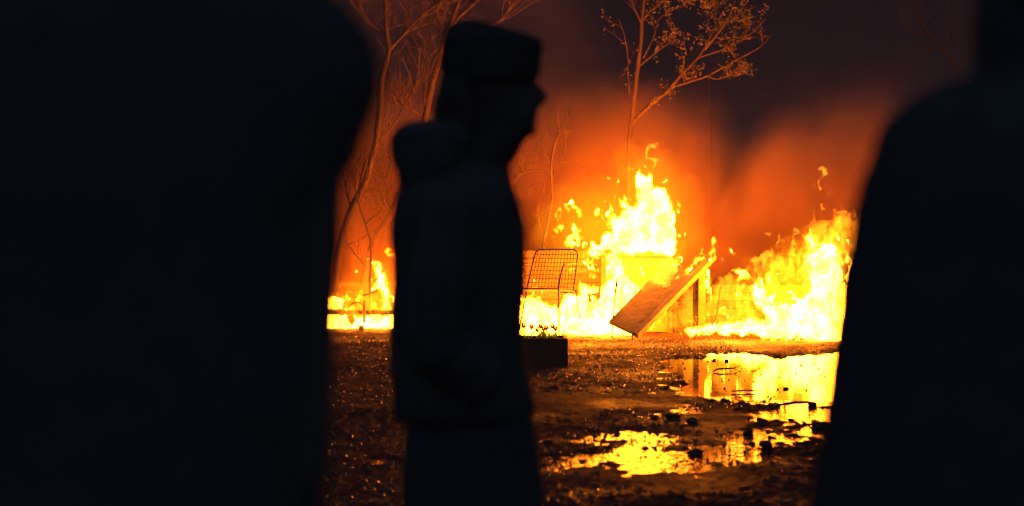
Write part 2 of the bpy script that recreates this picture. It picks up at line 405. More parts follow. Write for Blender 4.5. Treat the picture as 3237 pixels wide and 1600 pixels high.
fire = empty('fire', (1.2, 20.6, .85)); tag(fire, 'tall white-hot blaze on top of the wooden crate, biggest and highest of the fires', 'fire', 'fires burning across the yard')
make_flame(fire, [z4([(640, 1236), (1225, 1236), (1300, 1110), (1260, 1050), (1285, 1030), (1255, 900), (1225, 760), (1185, 640), (1165, 570), (1070, 525), (1010, 570), (1015, 415), (965, 455), (880, 395), (865, 480), (885, 600), (845, 640), (865, 700), (800, 745), (745, 635), (700, 585), (690, 720), (780, 785), (720, 800), (690, 860), (605, 850), (600, 930), (640, 990), (530, 1030), (500, 1120), (395, 1080), (400, 1180), (620, 1190)])],
           20.6, .20, 3, core=.022)
make_flame(fire, [z4([(150, 715), (200, 735), (270, 735), (355, 810), (340, 855), (270, 865), (250, 790), (170, 760)]),
                  z4([(35, 995), (60, 945), (120, 915), (155, 940), (100, 1000), (60, 1020)]),
                  z4([(185, 915), (250, 925), (325, 970), (315, 1050), (355, 1110), (320, 1155), (160, 1155), (145, 1080), (190, 1020), (215, 995)]),
                  z4([(425, 735), (485, 745), (495, 810), (450, 865), (430, 800)]), z4([(410, 895), (485, 875), (470, 910), (500, 995), (460, 930)]),
                  z4([(550, 600), (645, 580), (625, 620)]), z4([(555, 465), (625, 445), (600, 485)]), z4([(640, 505), (665, 500), (670, 540)])],
           20.5, .10, 11, m=.04, core=.030, warp=.024, rag=.030)
make_flame(fire, [z4([(935, 150), (1010, 95), (1055, 130), (1066, 45), (1082, 120), (1050, 175), (1000, 145), (975, 230), (1010, 250), (1125, 258), (1120, 290), (1070, 285), (1060, 350), (1035, 405), (1015, 390), (1030, 300), (945, 285), (945, 220), (955, 170)])],
           20.6, .045, 21, m=.032, core=None, warp=.014, rag=.010, holes=0, thin=True)
HALO = dict(core=None, warp=.10, rag=.06, holes=.15, mt='glow_halo', h=.035)  # added glow envelopes standing in for bloom and lit haze
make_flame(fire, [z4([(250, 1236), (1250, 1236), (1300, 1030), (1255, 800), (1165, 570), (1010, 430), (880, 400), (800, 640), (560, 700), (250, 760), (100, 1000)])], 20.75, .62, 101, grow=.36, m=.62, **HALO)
fire = empty('fire', (.9, 20.0, 0)); tag(fire, 'broad white ground-level fire behind the wire chair and left of the leaning tabletop', 'fire', 'fires burning across the yard')
make_flame(fire, [z5([(0, 1090), (0, 850), (40, 850), (75, 862), (130, 882), (190, 925), (235, 930), (260, 880), (290, 850), (340, 870), (350, 800), (380, 820), (440, 830), (440, 880), (460, 820), (510, 775), (500, 720), (470, 690), (410, 672), (398, 632), (520, 650), (560, 700), (590, 770), (660, 830), (600, 930), (600, 1010), (640, 1070), (640, 1092)])],
           20.35, .22, 31, core=.028, holes=.14)
make_flame(fire, [z5([(405, 675), (440, 690), (432, 720), (445, 745), (430, 770), (440, 795), (415, 795), (420, 740)]), z5([(355, 745), (385, 740), (380, 755)]), z5([(455, 690), (475, 700), (480, 740), (465, 760), (460, 720)])],
           20.2, .07, 37, m=.035, core=.034, warp=.018)
fire = empty('fire', (1.9, 20.2, .4)); tag(fire, 'narrow white flames running up the edge of the leaning tabletop', 'fire', 'fires burning across the yard')
make_flame(fire, [z3([(815, 705), (900, 590), (885, 480), (960, 480), (1000, 400), (1050, 390), (1080, 290), (1115, 205), (1160, 240), (1190, 175), (1235, 215), (1200, 250), (1265, 195), (1300, 150), (1280, 60), (1335, 20), (1375, 90), (1345, 140), (1375, 205), (1240, 275), (1100, 410), (950, 570)])],
           20.12, .06, 41, m=.04, core=.026, warp=.014, h=.009)
make_flame(fire, [z3([(600, 1080), (610, 1000), (650, 940), (710, 925), (780, 960), (770, 1010), (730, 990), (700, 1030), (780, 1085)]), z3([(530, 1110), (545, 1075), (570, 1110)])], 19.9, .06, 43, m=.035, core=.024, warp=.012, h=.009)
make_flame(fire, [z3([(480, 640), (560, 540), (700, 400), (840, 285), (900, 300), (880, 450), (820, 690), (740, 700), (640, 650), (560, 700)])], 20.05, .05, 93, core=None, warp=.04, rag=.05, m=.05, mt='flame_and_veil')
make_flame(fire, [z3([(590, 540), (650, 430), (760, 300), (860, 250), (950, 280), (960, 380), (890, 500), (830, 660), (760, 640), (690, 610)])], 20.1, .04, 95, core=None, warp=.03, rag=.04, m=.04, thin=True)
make_flame(fire, [z3([(780, 1075), (800, 880), (1000, 650), (1190, 470), (1215, 1070)])], 20.5, .08, 97, core=None, warp=.05, rag=.05, m=.05, mt='flame_and_veil')  # added glow sheet that yellows the gap between crate and post
fire = empty('fire', (2.1, 20.2, .4)); tag(fire, 'small thin flame licking up the side of the upright post', 'fire', 'fires burning across the yard')
make_flame(fire, [z3([(1225, 380), (1262, 385), (1285, 420), (1270, 480), (1310, 545), (1270, 600), (1245, 720), (1218, 730)]), z3([(1255, 345), (1300, 320), (1365, 325), (1350, 345)]), z3([(1105, 930), (1140, 925), (1165, 990), (1125, 985)])],
           20.25, .05, 47, m=.03, core=.022, warp=.010, h=.008)
fire = empty('fire', (3.0, 19.6, 0)); tag(fire, 'wide low fire at the far right spreading along the ground above the large puddle', 'fire', 'fires burning across the yard')
make_flame(fire, [z6([(20, 1150), (140, 1140), (250, 1105), (340, 1118), (440, 1060), (500, 1085), (555, 1095), (510, 1020), (462, 960), (452, 880), (500, 838), (545, 900), (560, 950), (590, 1000), (640, 990), (690, 960), (720, 990), (800, 955), (830, 925), (860, 880), (900, 870), (960, 850), (1050, 850), (1150, 900), (1330, 980), (1330, 1245), (900, 1240), (700, 1228), (400, 1192), (20, 1182)])],
           19.55, .30, 53, core=.024, holes=.14)
make_flame(fire, [z6([(800, 930), (830, 860), (795, 780), (785, 690), (815, 620), (775, 560), (860, 535), (900, 600), (960, 590), (1025, 535), (1035, 600), (1095, 640), (1200, 700), (1330, 760), (1330, 960), (860, 960)])],
           20.0, .10, 59, core=.055, warp=.045, rag=.060, m=.06, thin=True)
make_flame(fire, [z6([(500, 1000), (420, 760), (520, 690), (600, 700), (700, 620), (800, 560), (860, 480), (980, 440), (1060, 400), (1150, 420), (1330, 500), (1330, 1000)])], 20.25, .14, 91, core=None, warp=.06, rag=.09, m=.06, mt='flame_and_veil', h=.012, holes=.2)
make_flame(fire, [z6([(535, 790), (600, 795), (600, 850), (570, 880), (545, 850)]), z6([(650, 845), (690, 805), (720, 870), (690, 855), (660, 880)]), z6([(590, 960), (600, 910), (635, 865), (635, 920), (610, 980)]),
                  z6([(305, 665), (328, 625), (372, 678)]), z6([(312, 765), (430, 745), (455, 830), (350, 848), (370, 800)]), z6([(742, 790), (755, 785), (768, 797), (750, 808)])],
           20.0, .06, 61, m=.035, core=.026, warp=.022, rag=.026)
make_flame(fire, [z6([(430, 720), (440, 690), (500, 680), (560, 640), (610, 650), (600, 700), (560, 740), (510, 770), (520, 710), (470, 730)]), z6([(985, 380), (1095, 385), (1060, 420), (1040, 470), (1000, 450), (1040, 410)]),
                  z6([(640, 560), (700, 590), (780, 600), (760, 630), (690, 600)]), z6([(960, 570), (1010, 535), (1030, 540), (990, 590)])],
           20.1, .028, 67, m=.028, core=None, warp=.03, rag=.018, holes=.03, thin=True)
make_flame(fire, [z6([(872, 135), (895, 95), (925, 85), (970, 150), (935, 165), (908, 190), (908, 225), (925, 235), (915, 262), (895, 240), (892, 190), (925, 150), (912, 118), (895, 125)]), z6([(940, 235), (960, 250), (972, 305), (955, 290), (950, 260)])],
           20.1, .028, 71, m=.026, core=None, warp=.006, rag=.004, h=.008, holes=0, thin=True)
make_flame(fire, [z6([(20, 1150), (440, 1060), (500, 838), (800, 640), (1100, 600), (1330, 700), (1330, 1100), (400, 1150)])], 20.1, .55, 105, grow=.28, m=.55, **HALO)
make_flame(fire, [z6([(165, 1160), (180, 960), (240, 830), (330, 790), (470, 900), (540, 1150)])], 20.4, .10, 107, core=None, warp=.05, rag=.07, m=.05, mt='flame_and_veil')  # added glow sheet that turns the dark low wall yellow
fire = empty('fire', (-1.6, 21.2, 0))
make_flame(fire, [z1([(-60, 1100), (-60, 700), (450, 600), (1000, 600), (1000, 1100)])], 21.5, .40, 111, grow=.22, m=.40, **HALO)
make_flame(fire, [z1([(-60, 1120), (-60, 700), (100, 640), (330, 700), (450, 560), (560, 640), (700, 560), (1000, 640), (1000, 1120)])], 20.85, .06, 109, core=None, warp=.05, rag=.06, m=.05, mt='flame_and_veil'); tag(fire, 'leftmost fire, small blaze under and over the metal rail between two dark figures', 'fire', 'fires burning across the yard')  # faint sheet is an added glow veil turning the rail orange
make_flame(fire, [z1([(-60, 1128), (-60, 940), (100, 925), (300, 940), (420, 960), (540, 955), (700, 930), (1000, 930), (1000, 1140), (60, 1130)])], 21.35, .16, 73, core=.016, holes=.02)
make_flame(fire, [z1([(-20, 860), (-20, 700), (100, 690), (200, 700), (270, 690), (300, 625), (330, 640), (290, 720), (260, 760), (270, 830), (250, 870)]),
                  z1([(430, 820), (425, 640), (470, 600), (490, 540), (530, 560), (515, 620), (505, 700), (480, 760), (495, 840)]),
                  z1([(640, 360), (690, 300), (740, 310), (700, 400), (770, 415), (780, 500), (830, 640), (850, 800), (900, 880), (700, 880), (760, 800), (720, 620), (660, 600), (670, 500)]),
                  z1([(610, 800), (660, 790), (680, 860), (620, 870)])], 21.5, .11, 79, m=.04, core=.024, warp=.016)
make_flame(fire, [z1([(765, 130), (800, 100), (850, 85), (870, 110), (830, 130), (800, 160)]), z1([(790, 185), (880, 170), (900, 205), (800, 205)]), z1([(735, 200), (755, 170), (760, 220)])], 21.5, .045, 83, m=.03, core=None, warp=.016)

# ================================================================ smoke
def smoke():
    m = bpy.data.materials.new('smoke'); m.use_nodes = True; nt = m.node_tree; N = nt.nodes; L = nt.links; N.clear()
    o = N.new('ShaderNodeOutputMaterial'); pv = N.new('ShaderNodeVolumePrincipled')
    pv.inputs['Color'].default_value = (.85, .46, .22, 1); pv.inputs['Anisotropy'].default_value = .15
    L.new(pv.outputs[0], o.inputs['Volume'])
    tc = N.new('ShaderNodeTexCoord'); sp = N.new('ShaderNodeSeparateXYZ'); L.new(tc.outputs['Object'], sp.inputs[0])
    def math_(op, a, b=None, cl=False):
        n = N.new('ShaderNodeMath'); n.operation = op; n.use_clamp = cl
        for i, v in enumerate((a, b)):
            if v is None: continue
            if isinstance(v, (int, float)): n.inputs[i].default_value = v
            else: L.new(v, n.inputs[i])
        return n.outputs[0]
    def mr(v, a, b, c, d):
        n = N.new('ShaderNodeMapRange'); n.interpolation_type = 'SMOOTHSTEP'; L.new(v, n.inputs['Value'])
        n.inputs['From Min'].default_value = a; n.inputs['From Max'].default_value = b; n.inputs['To Min'].default_value = c; n.inputs['To Max'].default_value = d
        return n.outputs[0]
    n1 = N.new('ShaderNodeTexNoise'); n1.inputs['Scale'].default_value = .95; n1.inputs['Detail'].default_value = 6; n1.inputs['Roughness'].default_value = .58; n1.inputs['Distortion'].default_value = .4
    mp = N.new('ShaderNodeMapping'); mp.inputs['Scale'].default_value = (1, .8, .8); mp.inputs['Location'].default_value = (4.3, 1.7, 7.7); mp.inputs['Rotation'].default_value = (0, R(25), 0)
    L.new(tc.outputs['Object'], mp.inputs[0]); L.new(mp.outputs[0], n1.inputs['Vector'])
    nz = mr(n1.outputs['Fac'], .34, .66, .04, 2.3)
    X, Yc, Z = sp.outputs
    # the plume leans right: clear night sky opens above it on the right side
    top = math_('ADD', 6.2, math_('MULTIPLY', mr(X, -.6, 2.0, 0, 1), -3.75))
    top = math_('ADD', top, math_('MULTIPLY', mr(X, 2.6, 4.2, 0, 1), .35))
    edge = math_('SUBTRACT', top, Z)
    edge = math_('ADD', edge, math_('MULTIPLY', math_('SUBTRACT', n1.outputs['Fac'], .5), 2.2))
    mask = mr(edge, -.2, 1.1, 0, 1)
    front = mr(Yc, 21.35, 22.3, 0, 1)
    low = mr(Z, .5, 3.0, 3.4, .10)
    for fx, fz, fr, fa in ((1.35, 1.5, 1.45, 8.0), (2.1, 1.2, 1.3, 6.0), (3.3, 1.2, 1.3, 2.0), (2.6, 1.9, .9, 1.2), (3.0, .9, 1.1, 1.2), (-1.75, 1.1, 1.7, 4.0)):      # thicker where it leaves each fire
        dx = math_('SUBTRACT', X, fx); dz = math_('SUBTRACT', Z, fz); rr_ = math_('SQRT', math_('ADD', math_('MULTIPLY', dx, dx), math_('MULTIPLY', dz, dz)))
        low = math_('ADD', low, mr(rr_, 0, fr, fa, 0))
    d = math_('MULTIPLY', math_('MULTIPLY', nz, mask), math_('MULTIPLY', front, math_('MULTIPLY', low, SMOKE_D)))
    L.new(d, pv.inputs['Density'])
    return m
HAZE_D = .0011
SMOKE_D = .34
M['smoke'] = smoke()
out = [(-5.5, -.2), (6.2, -.2), (6.4, 3.2), (5.2, 4.15), (3.2, 3.95), (2.1, 3.9), (1.7, 4.6), (.8, 6.2), (-5.5, 6.4)]
k = len(out)
V = [(x, 21.25, z) for x, z in out] + [(x, 26.5, z) for x, z in out]
o = mk('smoke', V, [tuple(range(k)), tuple(range(2 * k - 1, k - 1, -1))] + [(i, i + k, (i + 1) % k + k, (i + 1) % k) for i in range(k)], M['smoke'], smooth=False)
tag(o, 'orange-lit smoke rolling up behind the fires', kind='stuff')

m = bpy.data.materials.new('haze'); m.use_nodes = True; nt = m.node_tree; nt.nodes.clear()
o_ = nt.nodes.new('ShaderNodeOutputMaterial'); pv = nt.nodes.new('ShaderNodeVolumePrincipled'); pv.inputs['Density'].default_value = HAZE_D
pv.inputs['Color'].default_value = (.9, .75, .6, 1); pv.inputs['Anisotropy'].default_value = .3; nt.links.new(pv.outputs[0], o_.inputs['Volume'])
HX, HY0, HY1, HT = 160, -75, 320, 9
hz = MB().box(-HX, HX, HY0, HY1, -1.1, HT).build('haze', m, smooth=False); tag(hz, 'thin fire haze in the air', kind='stuff')

# ================================================================ burning things
def planks(mb, x0, x1, Y, z0, z1, n, th=.05, seed=0, gap=.012):
    rng = random.Random(seed); hh = (z1 - z0) / n
    for i in range(n):
        xs = [x0, x1]
        for a, b in zip(xs[:-1], xs[1:]):
            dy = rng.uniform(-.008, .008); mb.box(a + .004, b - .004, Y + dy, Y + th + dy, z0 + i * hh + gap / 2, z0 + (i + 1) * hh - gap / 2)
a = S(1560, 792, 21.0); b = S(2130, 792, 21.0)
t = empty('plank_wall', ((a.x + b.x) / 2, 21.0, 0)); tag(t, 'taller wall of horizontal timber planks behind the wire chair and the fire', 'wall', 'plank walls behind the fires')
mb = MB(); planks(mb, a.x, b.x, 21.0, 0, a.z, 10, seed=2, gap=.006); mb.build('boards', M['plank'], t, smooth=False)
for x in (1600, 1835, 2110):
    q = S(x, 792, 21.0); MB().box(q.x - .04, q.x + .04, 21.07, 21.15, 0, q.z - .02).build('post', M['char'], t, smooth=False)
a = S(2132, 900, 20.9); b = S(2900, 900, 20.9)
t = empty('plank_wall', ((a.x + b.x) / 2, 20.9, 0)); tag(t, 'low wall of horizontal timber planks behind the upright post and right-hand fire', 'wall', 'plank walls behind the fires')
mb = MB(); planks(mb, a.x, b.x, 20.9, 0, a.z, 6, seed=5, gap=.006); mb.build('boards', M['plank'], t, smooth=False)
for x in (2150, 2420, 2700):
    q = S(x, 900, 20.9); MB().box(q.x - .04, q.x + .04, 20.97, 21.05, 0, q.z - .02).build('post', M['char'], t, smooth=False)
a = S(900, 896, 22.0); b = S(1290, 896, 22.0)
t = empty('plank_wall', ((a.x + b.x) / 2, 22.0, 0)); tag(t, 'low plank wall at the left behind the smallest fire and metal rail', 'wall', 'plank walls behind the fires')
mb = MB(); planks(mb, a.x, b.x, 22.0, 0, a.z, 5, seed=8, gap=.006); mb.build('boards', M['plank'], t, smooth=False)
MB().box(a.x, b.x, 21.93, 21.99, a.z - .03, a.z + .012).build('coping', M['plank_pale'], t, smooth=False)
# crate under the main fire
a = S(1900, 808, 20.65); b = S(2125, 808, 20.65)
t = empty('wooden_crate', ((a.x + b.x) / 2, 20.65, 0)); tag(t, 'large burning wooden crate with flat panel side under the tallest flames', 'crate')
MB().box(a.x + .02, b.x - .02, 20.66, 20.98, .02, a.z - .02).build('side_panel', M['plank_pale'], t, smooth=False)
MB().box(a.x - .01, b.x + .01, 20.63, 20.99, a.z - .018, a.z).build('lid', M['board'], t, smooth=False)
for x in (a.x, b.x - .05):
    MB().box(x, x + .05, 20.62, 20.655, 0, a.z - .02).build('corner_batten', M['board'], t, smooth=False)
# leaning tabletop
A_, B_, C_, D_ = S(1925, 1020, 19.85), S(2003, 1057, 19.62), S(2188, 870, 20.15), S(2110, 833, 20.38)
thick = Vector((.062, -.02, -.062)) * 1.05
t = empty('leaning_tabletop', B_); tag(t, 'scorched rectangular tabletop with pale edge leaning steeply on one corner', 'table')
nrm = (B_ - A_).cross(D_ - A_).normalized()
MB().hexa([A_ + nrm * .02, B_ + nrm * .02, C_ + nrm * .02, D_ + nrm * .02, A_ - nrm * .02, B_ - nrm * .02, C_ - nrm * .02, D_ - nrm * .02]).build('top', M['board'], t, smooth=False)
e = (B_ - A_).normalized()
B2, C2 = B_ + e * .006, S(2252, 802, 20.32)
MB().hexa([B2 - nrm * .03, B2 + e * .03 - nrm * .03 + Vector((.018, 0, -.010)), C2 + e * .03 - nrm * .03 + Vector((.018, 0, -.02)), C2 - nrm * .03,
           B2 + nrm * .03, B2 + e * .03 + nrm * .03 + Vector((.018, 0, -.010)), C2 + e * .03 + nrm * .03 + Vector((.018, 0, -.02)), C2 + nrm * .03]).build('edge_rail', M['plank_pale'], t, smooth=False)
for q, l in ((B_ + Vector((-.012, 0, 0)), .085), (A_ + Vector((.035, 0, -.02)), .08)):
    MB().tube([q + Vector((0, 0, .01)), q + Vector((-.004, 0, -l))], .007, 6).build('leg', M['char'], t)
# post
a = S(2190, 845, 20.4); b = S(2228, 845, 20.4)
t = empty('wooden_post', ((a.x + b.x) / 2, 20.4, 0)); tag(t, 'upright square wooden post, left side painted in shade, right of the leaning tabletop', 'post')
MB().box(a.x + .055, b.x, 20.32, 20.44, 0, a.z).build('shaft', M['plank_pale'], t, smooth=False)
MB().box(a.x, a.x + .052, 20.36, 20.43, 0, a.z - .02).build('shade_side', M['char'], t, smooth=False)  # shaded left face of the post, shade put into the dark colour
# charred stick
pts = [S(1951, 880, 19.9), S(1949, 900, 19.9), S(1945, 925, 19.9), S(1942, 960, 19.9), S(1938, 1000, 19.88), S(1934, 1072, 19.85)]
tag(MB().tube(pts, [.010, .012, .010, .008, .008, .007], 7).build('charred_stick', M['char']), 'thin charred stick standing upright in the ground-level fire', 'stick')
for (x0, y0, x1, y1, YY, l) in ((2278, 905, 2270, 950, 20.3, 'thin blackened stick standing against the low plank wall right of the post'), (1795, 960, 1786, 1010, 19.9, 'short charred stick burning behind the right rear leg of the wire chair')):
    p0, p1 = S(x0, y0, YY), S(x1, y1, YY); d = (p1 - p0).normalized()
    p1 = p1 + d * ((p1.z - .0) / max(-d.z, .1)); tag(MB().tube([p0, (p0 + p1) / 2 + Vector((.012, 0, 0)), p1], [.004, .005, .005], 6).build('charred_stick', M['char']), l, 'stick')
# ----- wire chair
t = empty('wire_chair', S(1740, 1060, 20.0)); tag(t, 'bent steel garden chair with wire mesh back standing before the flames', 'chair')
YB, YF = 20.12, 19.72
fr = [S(x, y, YB) for x, y in ((1770, 923), (1790, 926), (1805, 926), (1812, 920), (1815, 905), (1819, 870), (1826, 806), (1824, 796), (1815, 789), (1760, 789), (1706, 790), (1697, 793), (1691, 803), (1680, 850), (1669, 900), (1664, 915))]
MB().tube(fr, .0085, 8).build('back_frame', M['metal'], t)
mb = MB()
for i in range(1, 14):
    u = i / 14; mb.tube([S(1692 + u * 132, 792, YB), S(1668 + u * 146, 918, YB)], .0042, 4, False)
for i in range(1, 10):
    v = i / 10; mb.tube([S(1692 - 24 * v, 792 + 126 * v, YB), S(1825 - 11 * v, 792 + 130 * v, YB)], .0042, 4, False)
mb.build('mesh_back', M['wire'], t)
MB().tube([S(1600, 913, YF), S(1766, 913, YF)], .0095, 8).build('seat_rail', M['metal'], t)
mb = MB()
for i in range(15):
    u = i / 14; mb.tube([S(1612 + u * 150, 914, YF), S(1668 + u * 146, 921, YB)], .0035, 4, False)
for i in range(6):
    v = i / 6; mb.tube([S(1612 + 56 * v, 914 + 7 * v, YF + (YB - YF) * v), S(1764 + 50 * v, 914 + 7 * v, YF + (YB - YF) * v)], .0035, 4, False)
mb.build('seat', M['wire'], t)
def leg(xo, name='front_leg'):
    P_ = [S(1767 + xo, 1074, YF), S(1767 + xo, 1000, YF), S(1766 + xo, 915, YF), S(1769 + xo, 890, YF), S(1773 + xo, 865, YF), S(1779 + xo, 846, YF + .02), S(1786 + xo, 836, YF + .06)]
    P_ += [S(1805 + xo * .85, 834, (YB + YF) / 2), S(1822 + xo * .97, 834, YB)]
    MB().tube(P_, .0085, 8).build(name, M['metal'], t)
leg(0); leg(-160)
for x0, x1 in ((1820, 1832), (1666, 1650)):
    MB().tube([S(x0, 915, YB), S(x0 + (x1 - x0) * .6, 965, YB + .05), S(x1 + (x1 - x0) * .8, 1064, YB + .1)], .008, 8).build('rear_leg', M['metal'], t)
# ----- planter and tulips
PY = 16.5; sc_ = F / PY
x0 = S(1520, 1070, PY).x; x1 = S(1795, 1070, PY).x; zt = S(0, 1070, PY).z
t = empty('planter_box', ((x0 + x1) / 2, PY, 0)); tag(t, 'dark rectangular wooden planter box standing on the mud beside the man in the cap', 'planter')
W_ = .03
MB().box(x0, x1, PY, PY + W_, 0, zt).build('front_board', M['pot'], t, smooth=False)
MB().box(x0, x1, PY + .37, PY + .40, 0, zt - .003).build('back_board', M['pot'], t, smooth=False)
for xx in (x0, x1 - W_): MB().box(xx + .001, xx + W_ - .001, PY + W_, PY + .37, 0, zt - .002).build('end_board', M['pot'], t, smooth=False)
for xx in (x0 + .02, x1 - .075): MB().box(xx, xx + .05, PY - .014, PY, 0.004, zt - .012).build('batten', M['pot'], t, smooth=False)
mb = MB(); mb.box(x0 + W_, x1 - W_, PY + W_, PY + .37, .02, zt - .03); mb.build('soil', M['soil'], t, smooth=False)
rng = random.Random(4)
heads = [(1640, 1034), (1656, 1028), (1680, 1031), (1698, 1041), (1709, 1029), (1718, 1038), (1727, 1035), (1746, 1031), (1756, 1037)]
labs = ['behind the dark coat, leftmost in the planter', 'second from the left in the planter, half behind the dark coat', 'third from the left in the planter', 'lowest red bloom, fourth from the left in the planter', 'tallest bloom in the middle of the planter', 'sixth from the left in the planter', 'seventh from the left in the planter, just right of the middle', 'eighth from the left in the planter, beside the last', 'rightmost in the planter']
for (x, y), lb in zip(heads, labs):
    yy = PY + .12 + rng.uniform(-.05, .1); hd = S(x, y, yy); bs = Vector((hd.x + rng.uniform(-.015, .015), yy, zt - .04))
    t = empty('tulip', bs); tag(t, 'red tulip ' + lb, 'tulip', 'tulips in the planter box')
    MB().tube([bs, bs.lerp(hd, .5) + Vector((rng.uniform(-.004, .004), 0, 0)), hd], .0035, 6).build('stem', M['tulip_green'], t)
    mb = MB()
    for k in range(6):
        an = k * math.pi / 3; r_ = .019
        V = []; 
        for j, (zz, rr, ww) in enumerate(((-.030, .25, .3), (-.014, 1, .9), (.010, 1.05, .85), (.030, .75, .1))):
            for s_ in (-1, 0, 1):
                a2 = an + s_ * ww * .55; V.append((hd.x + math.cos(a2) * r_ * rr, hd.y + math.sin(a2) * r_ * rr, hd.z + zz))
        mb.add(V, [(j * 3 + s_, j * 3 + s_ + 1, j * 3 + s_ + 4, j * 3 + s_ + 3) for j in range(3) for s_ in range(2)])
    mb.build('flower', M['tulip_red'], t)
    for k in range(4):
        an = rng.uniform(0, 6.28); ln = rng.uniform(.07, .12); ww = rng.uniform(.012, .018); V = []
        dx, dy = math.cos(an), math.sin(an)
        for j in range(6):
            u = j / 5; c = bs + Vector((dx * .035 * u * u * 1.5, dy * .03 * u, ln * (u - .15 * u * u)))
            wd = ww * math.sin(math.pi * min(.97, .15 + u * .85)); V += [c + Vector((-dy * wd - .3 * wd, dx * wd, 0)), c + Vector((dy * wd + .3 * wd, -dx * wd, .002))]
        MB().add(V, [(2 * j, 2 * j + 1, 2 * j + 3, 2 * j + 2) for j in range(5)]).build('leaf', M['tulip_green'], t)
# ----- metal rail and stand in the left fire
a = S(960, 988, 21.1); b = S(1275, 988, 21.1)
t = empty('metal_rail', ((a.x + b.x) / 2, 21.1, 0)); tag(t, 'long horizontal sooty metal rail crossing the leftmost fire', 'rail')
MB().box(a.x, b.x, 21.09, 21.13, a.z - .022, a.z + .022).build('bar', M['glow_iron'], t, smooth=False)
for x in (a.x + .02, b.x - .05): MB().box(x, x + .04, 21.131, 21.16, 0, a.z + .02).build('leg', M['char'], t, smooth=False)
t = empty('metal_stand', S(1150, 1040, 20.95)); tag(t, 'burnt-out metal stand with hooked arm and shovel-like blade in front of the rail', 'stand')
MB().tube([S(1151, 950, 20.95), S(1151, 985, 20.95), S(1151, 1020, 20.95)], [.012, .016, .016], 8).build('mast', M['glow_iron'], t)
MB().box(*(lambda q: (q.x - .03, q.x + .025, 20.93, 20.97, 0.0, .07))(S(1143, 1030, 20.95))).build('foot', M['glow_iron'], t, smooth=False)
MB().tube([S(1147, 934, 20.95), S(1165, 929, 20.95), S(1180, 925, 20.95), S(1192, 918, 20.95)], .008, 6).build('handle', M['glow_iron'], t)
MB().tube([S(1102, 978, 20.93), S(1104, 970, 20.93), S(1112, 961, 20.93), S(1125, 956, 20.93), S(1140, 958, 20.93), S(1151, 966, 20.95)], .010, 6).build('hooked_arm', M['glow_iron'], t)
mb = MB(); q = [S(1095, 999, 20.94), S(1116, 997, 20.94), S(1124, 1012, 20.94), S(1114, 1029, 20.94), S(1105, 1022, 20.94), S(1099, 1010, 20.94)]
mb.add(q + [v + Vector((0, .015, 0)) for v in q], [(0, 1, 2, 3, 4, 5), (11, 10, 9, 8, 7, 6)] + [(i, i + 6, (i + 1) % 6 + 6, (i + 1) % 6) for i in range(6)]); mb.build('blade', M['glow_iron'], t, smooth=False)
MB().tube([S(1109, 1000, 20.94), S(1104, 978, 20.93)], .006, 6).build('blade_arm', M['glow_iron'], t)

# ================================================================ trees
def poly(pts, Y, jit=0): return [S(x, y, Y if not hasattr(Y, '__call__') else Y(y)) for x, y in pts]
def smooth_path(pts, n=5):
    out_ = []
    for i in range(len(pts) - 1):
        p0 = pts[max(i - 1, 0)]; p1 = pts[i]; p2 = pts[i + 1]; p3 = pts[min(i + 2, len(pts) - 1)]
        for k in range(n):
            u = k / n; out_.append(.5 * ((2 * p1) + (p2 - p0) * u + (2 * p0 - 5 * p1 + 4 * p2 - p3) * u * u + (3 * p1 - 3 * p2 + p3 - p0) * u ** 3))
    return out_ + [pts[-1]]
def twigs(mb, path, rng, n, ln, r, depth, leaves=None, lp=.5, up=.5):
    for _ in range(n):
        i = rng.randrange(max(1, len(path) // 5), len(path)); p = path[i]
        t = (path[min(i + 1, len(path) - 1)] - path[max(i - 1, 0)]).normalized()
        d = (t * .6 + Vector((rng.gauss(0, .7), rng.gauss(0, .5), rng.gauss(up, .5)))).normalized()
        L_ = ln * rng.uniform(.4, 1.1); q = [p]; cur = p.copy(); dd = d.copy()
        for k in range(5):
            dd = (dd + Vector((rng.gauss(0, .18), rng.gauss(0, .18), rng.gauss(.04, .15)))).normalized(); cur = cur + dd * L_ / 5; q.append(cur.copy())
        mb.tube(q, [r * (1 - .16 * k) for k in range(6)], 5 if r > .004 else 4, False)
        if depth: twigs(mb, q, rng, 3 + rng.randrange(3), ln * .55, r * .55, depth - 1, leaves, lp, up)
        if leaves is not None and depth <= 1:
            for k in range(1, 6):
                if rng.random() < lp:
                    for _l in range(rng.randrange(1, 3)): leaves.append(q[k] + Vector((rng.gauss(0, .018), rng.gauss(0, .018), rng.gauss(0, .018))))
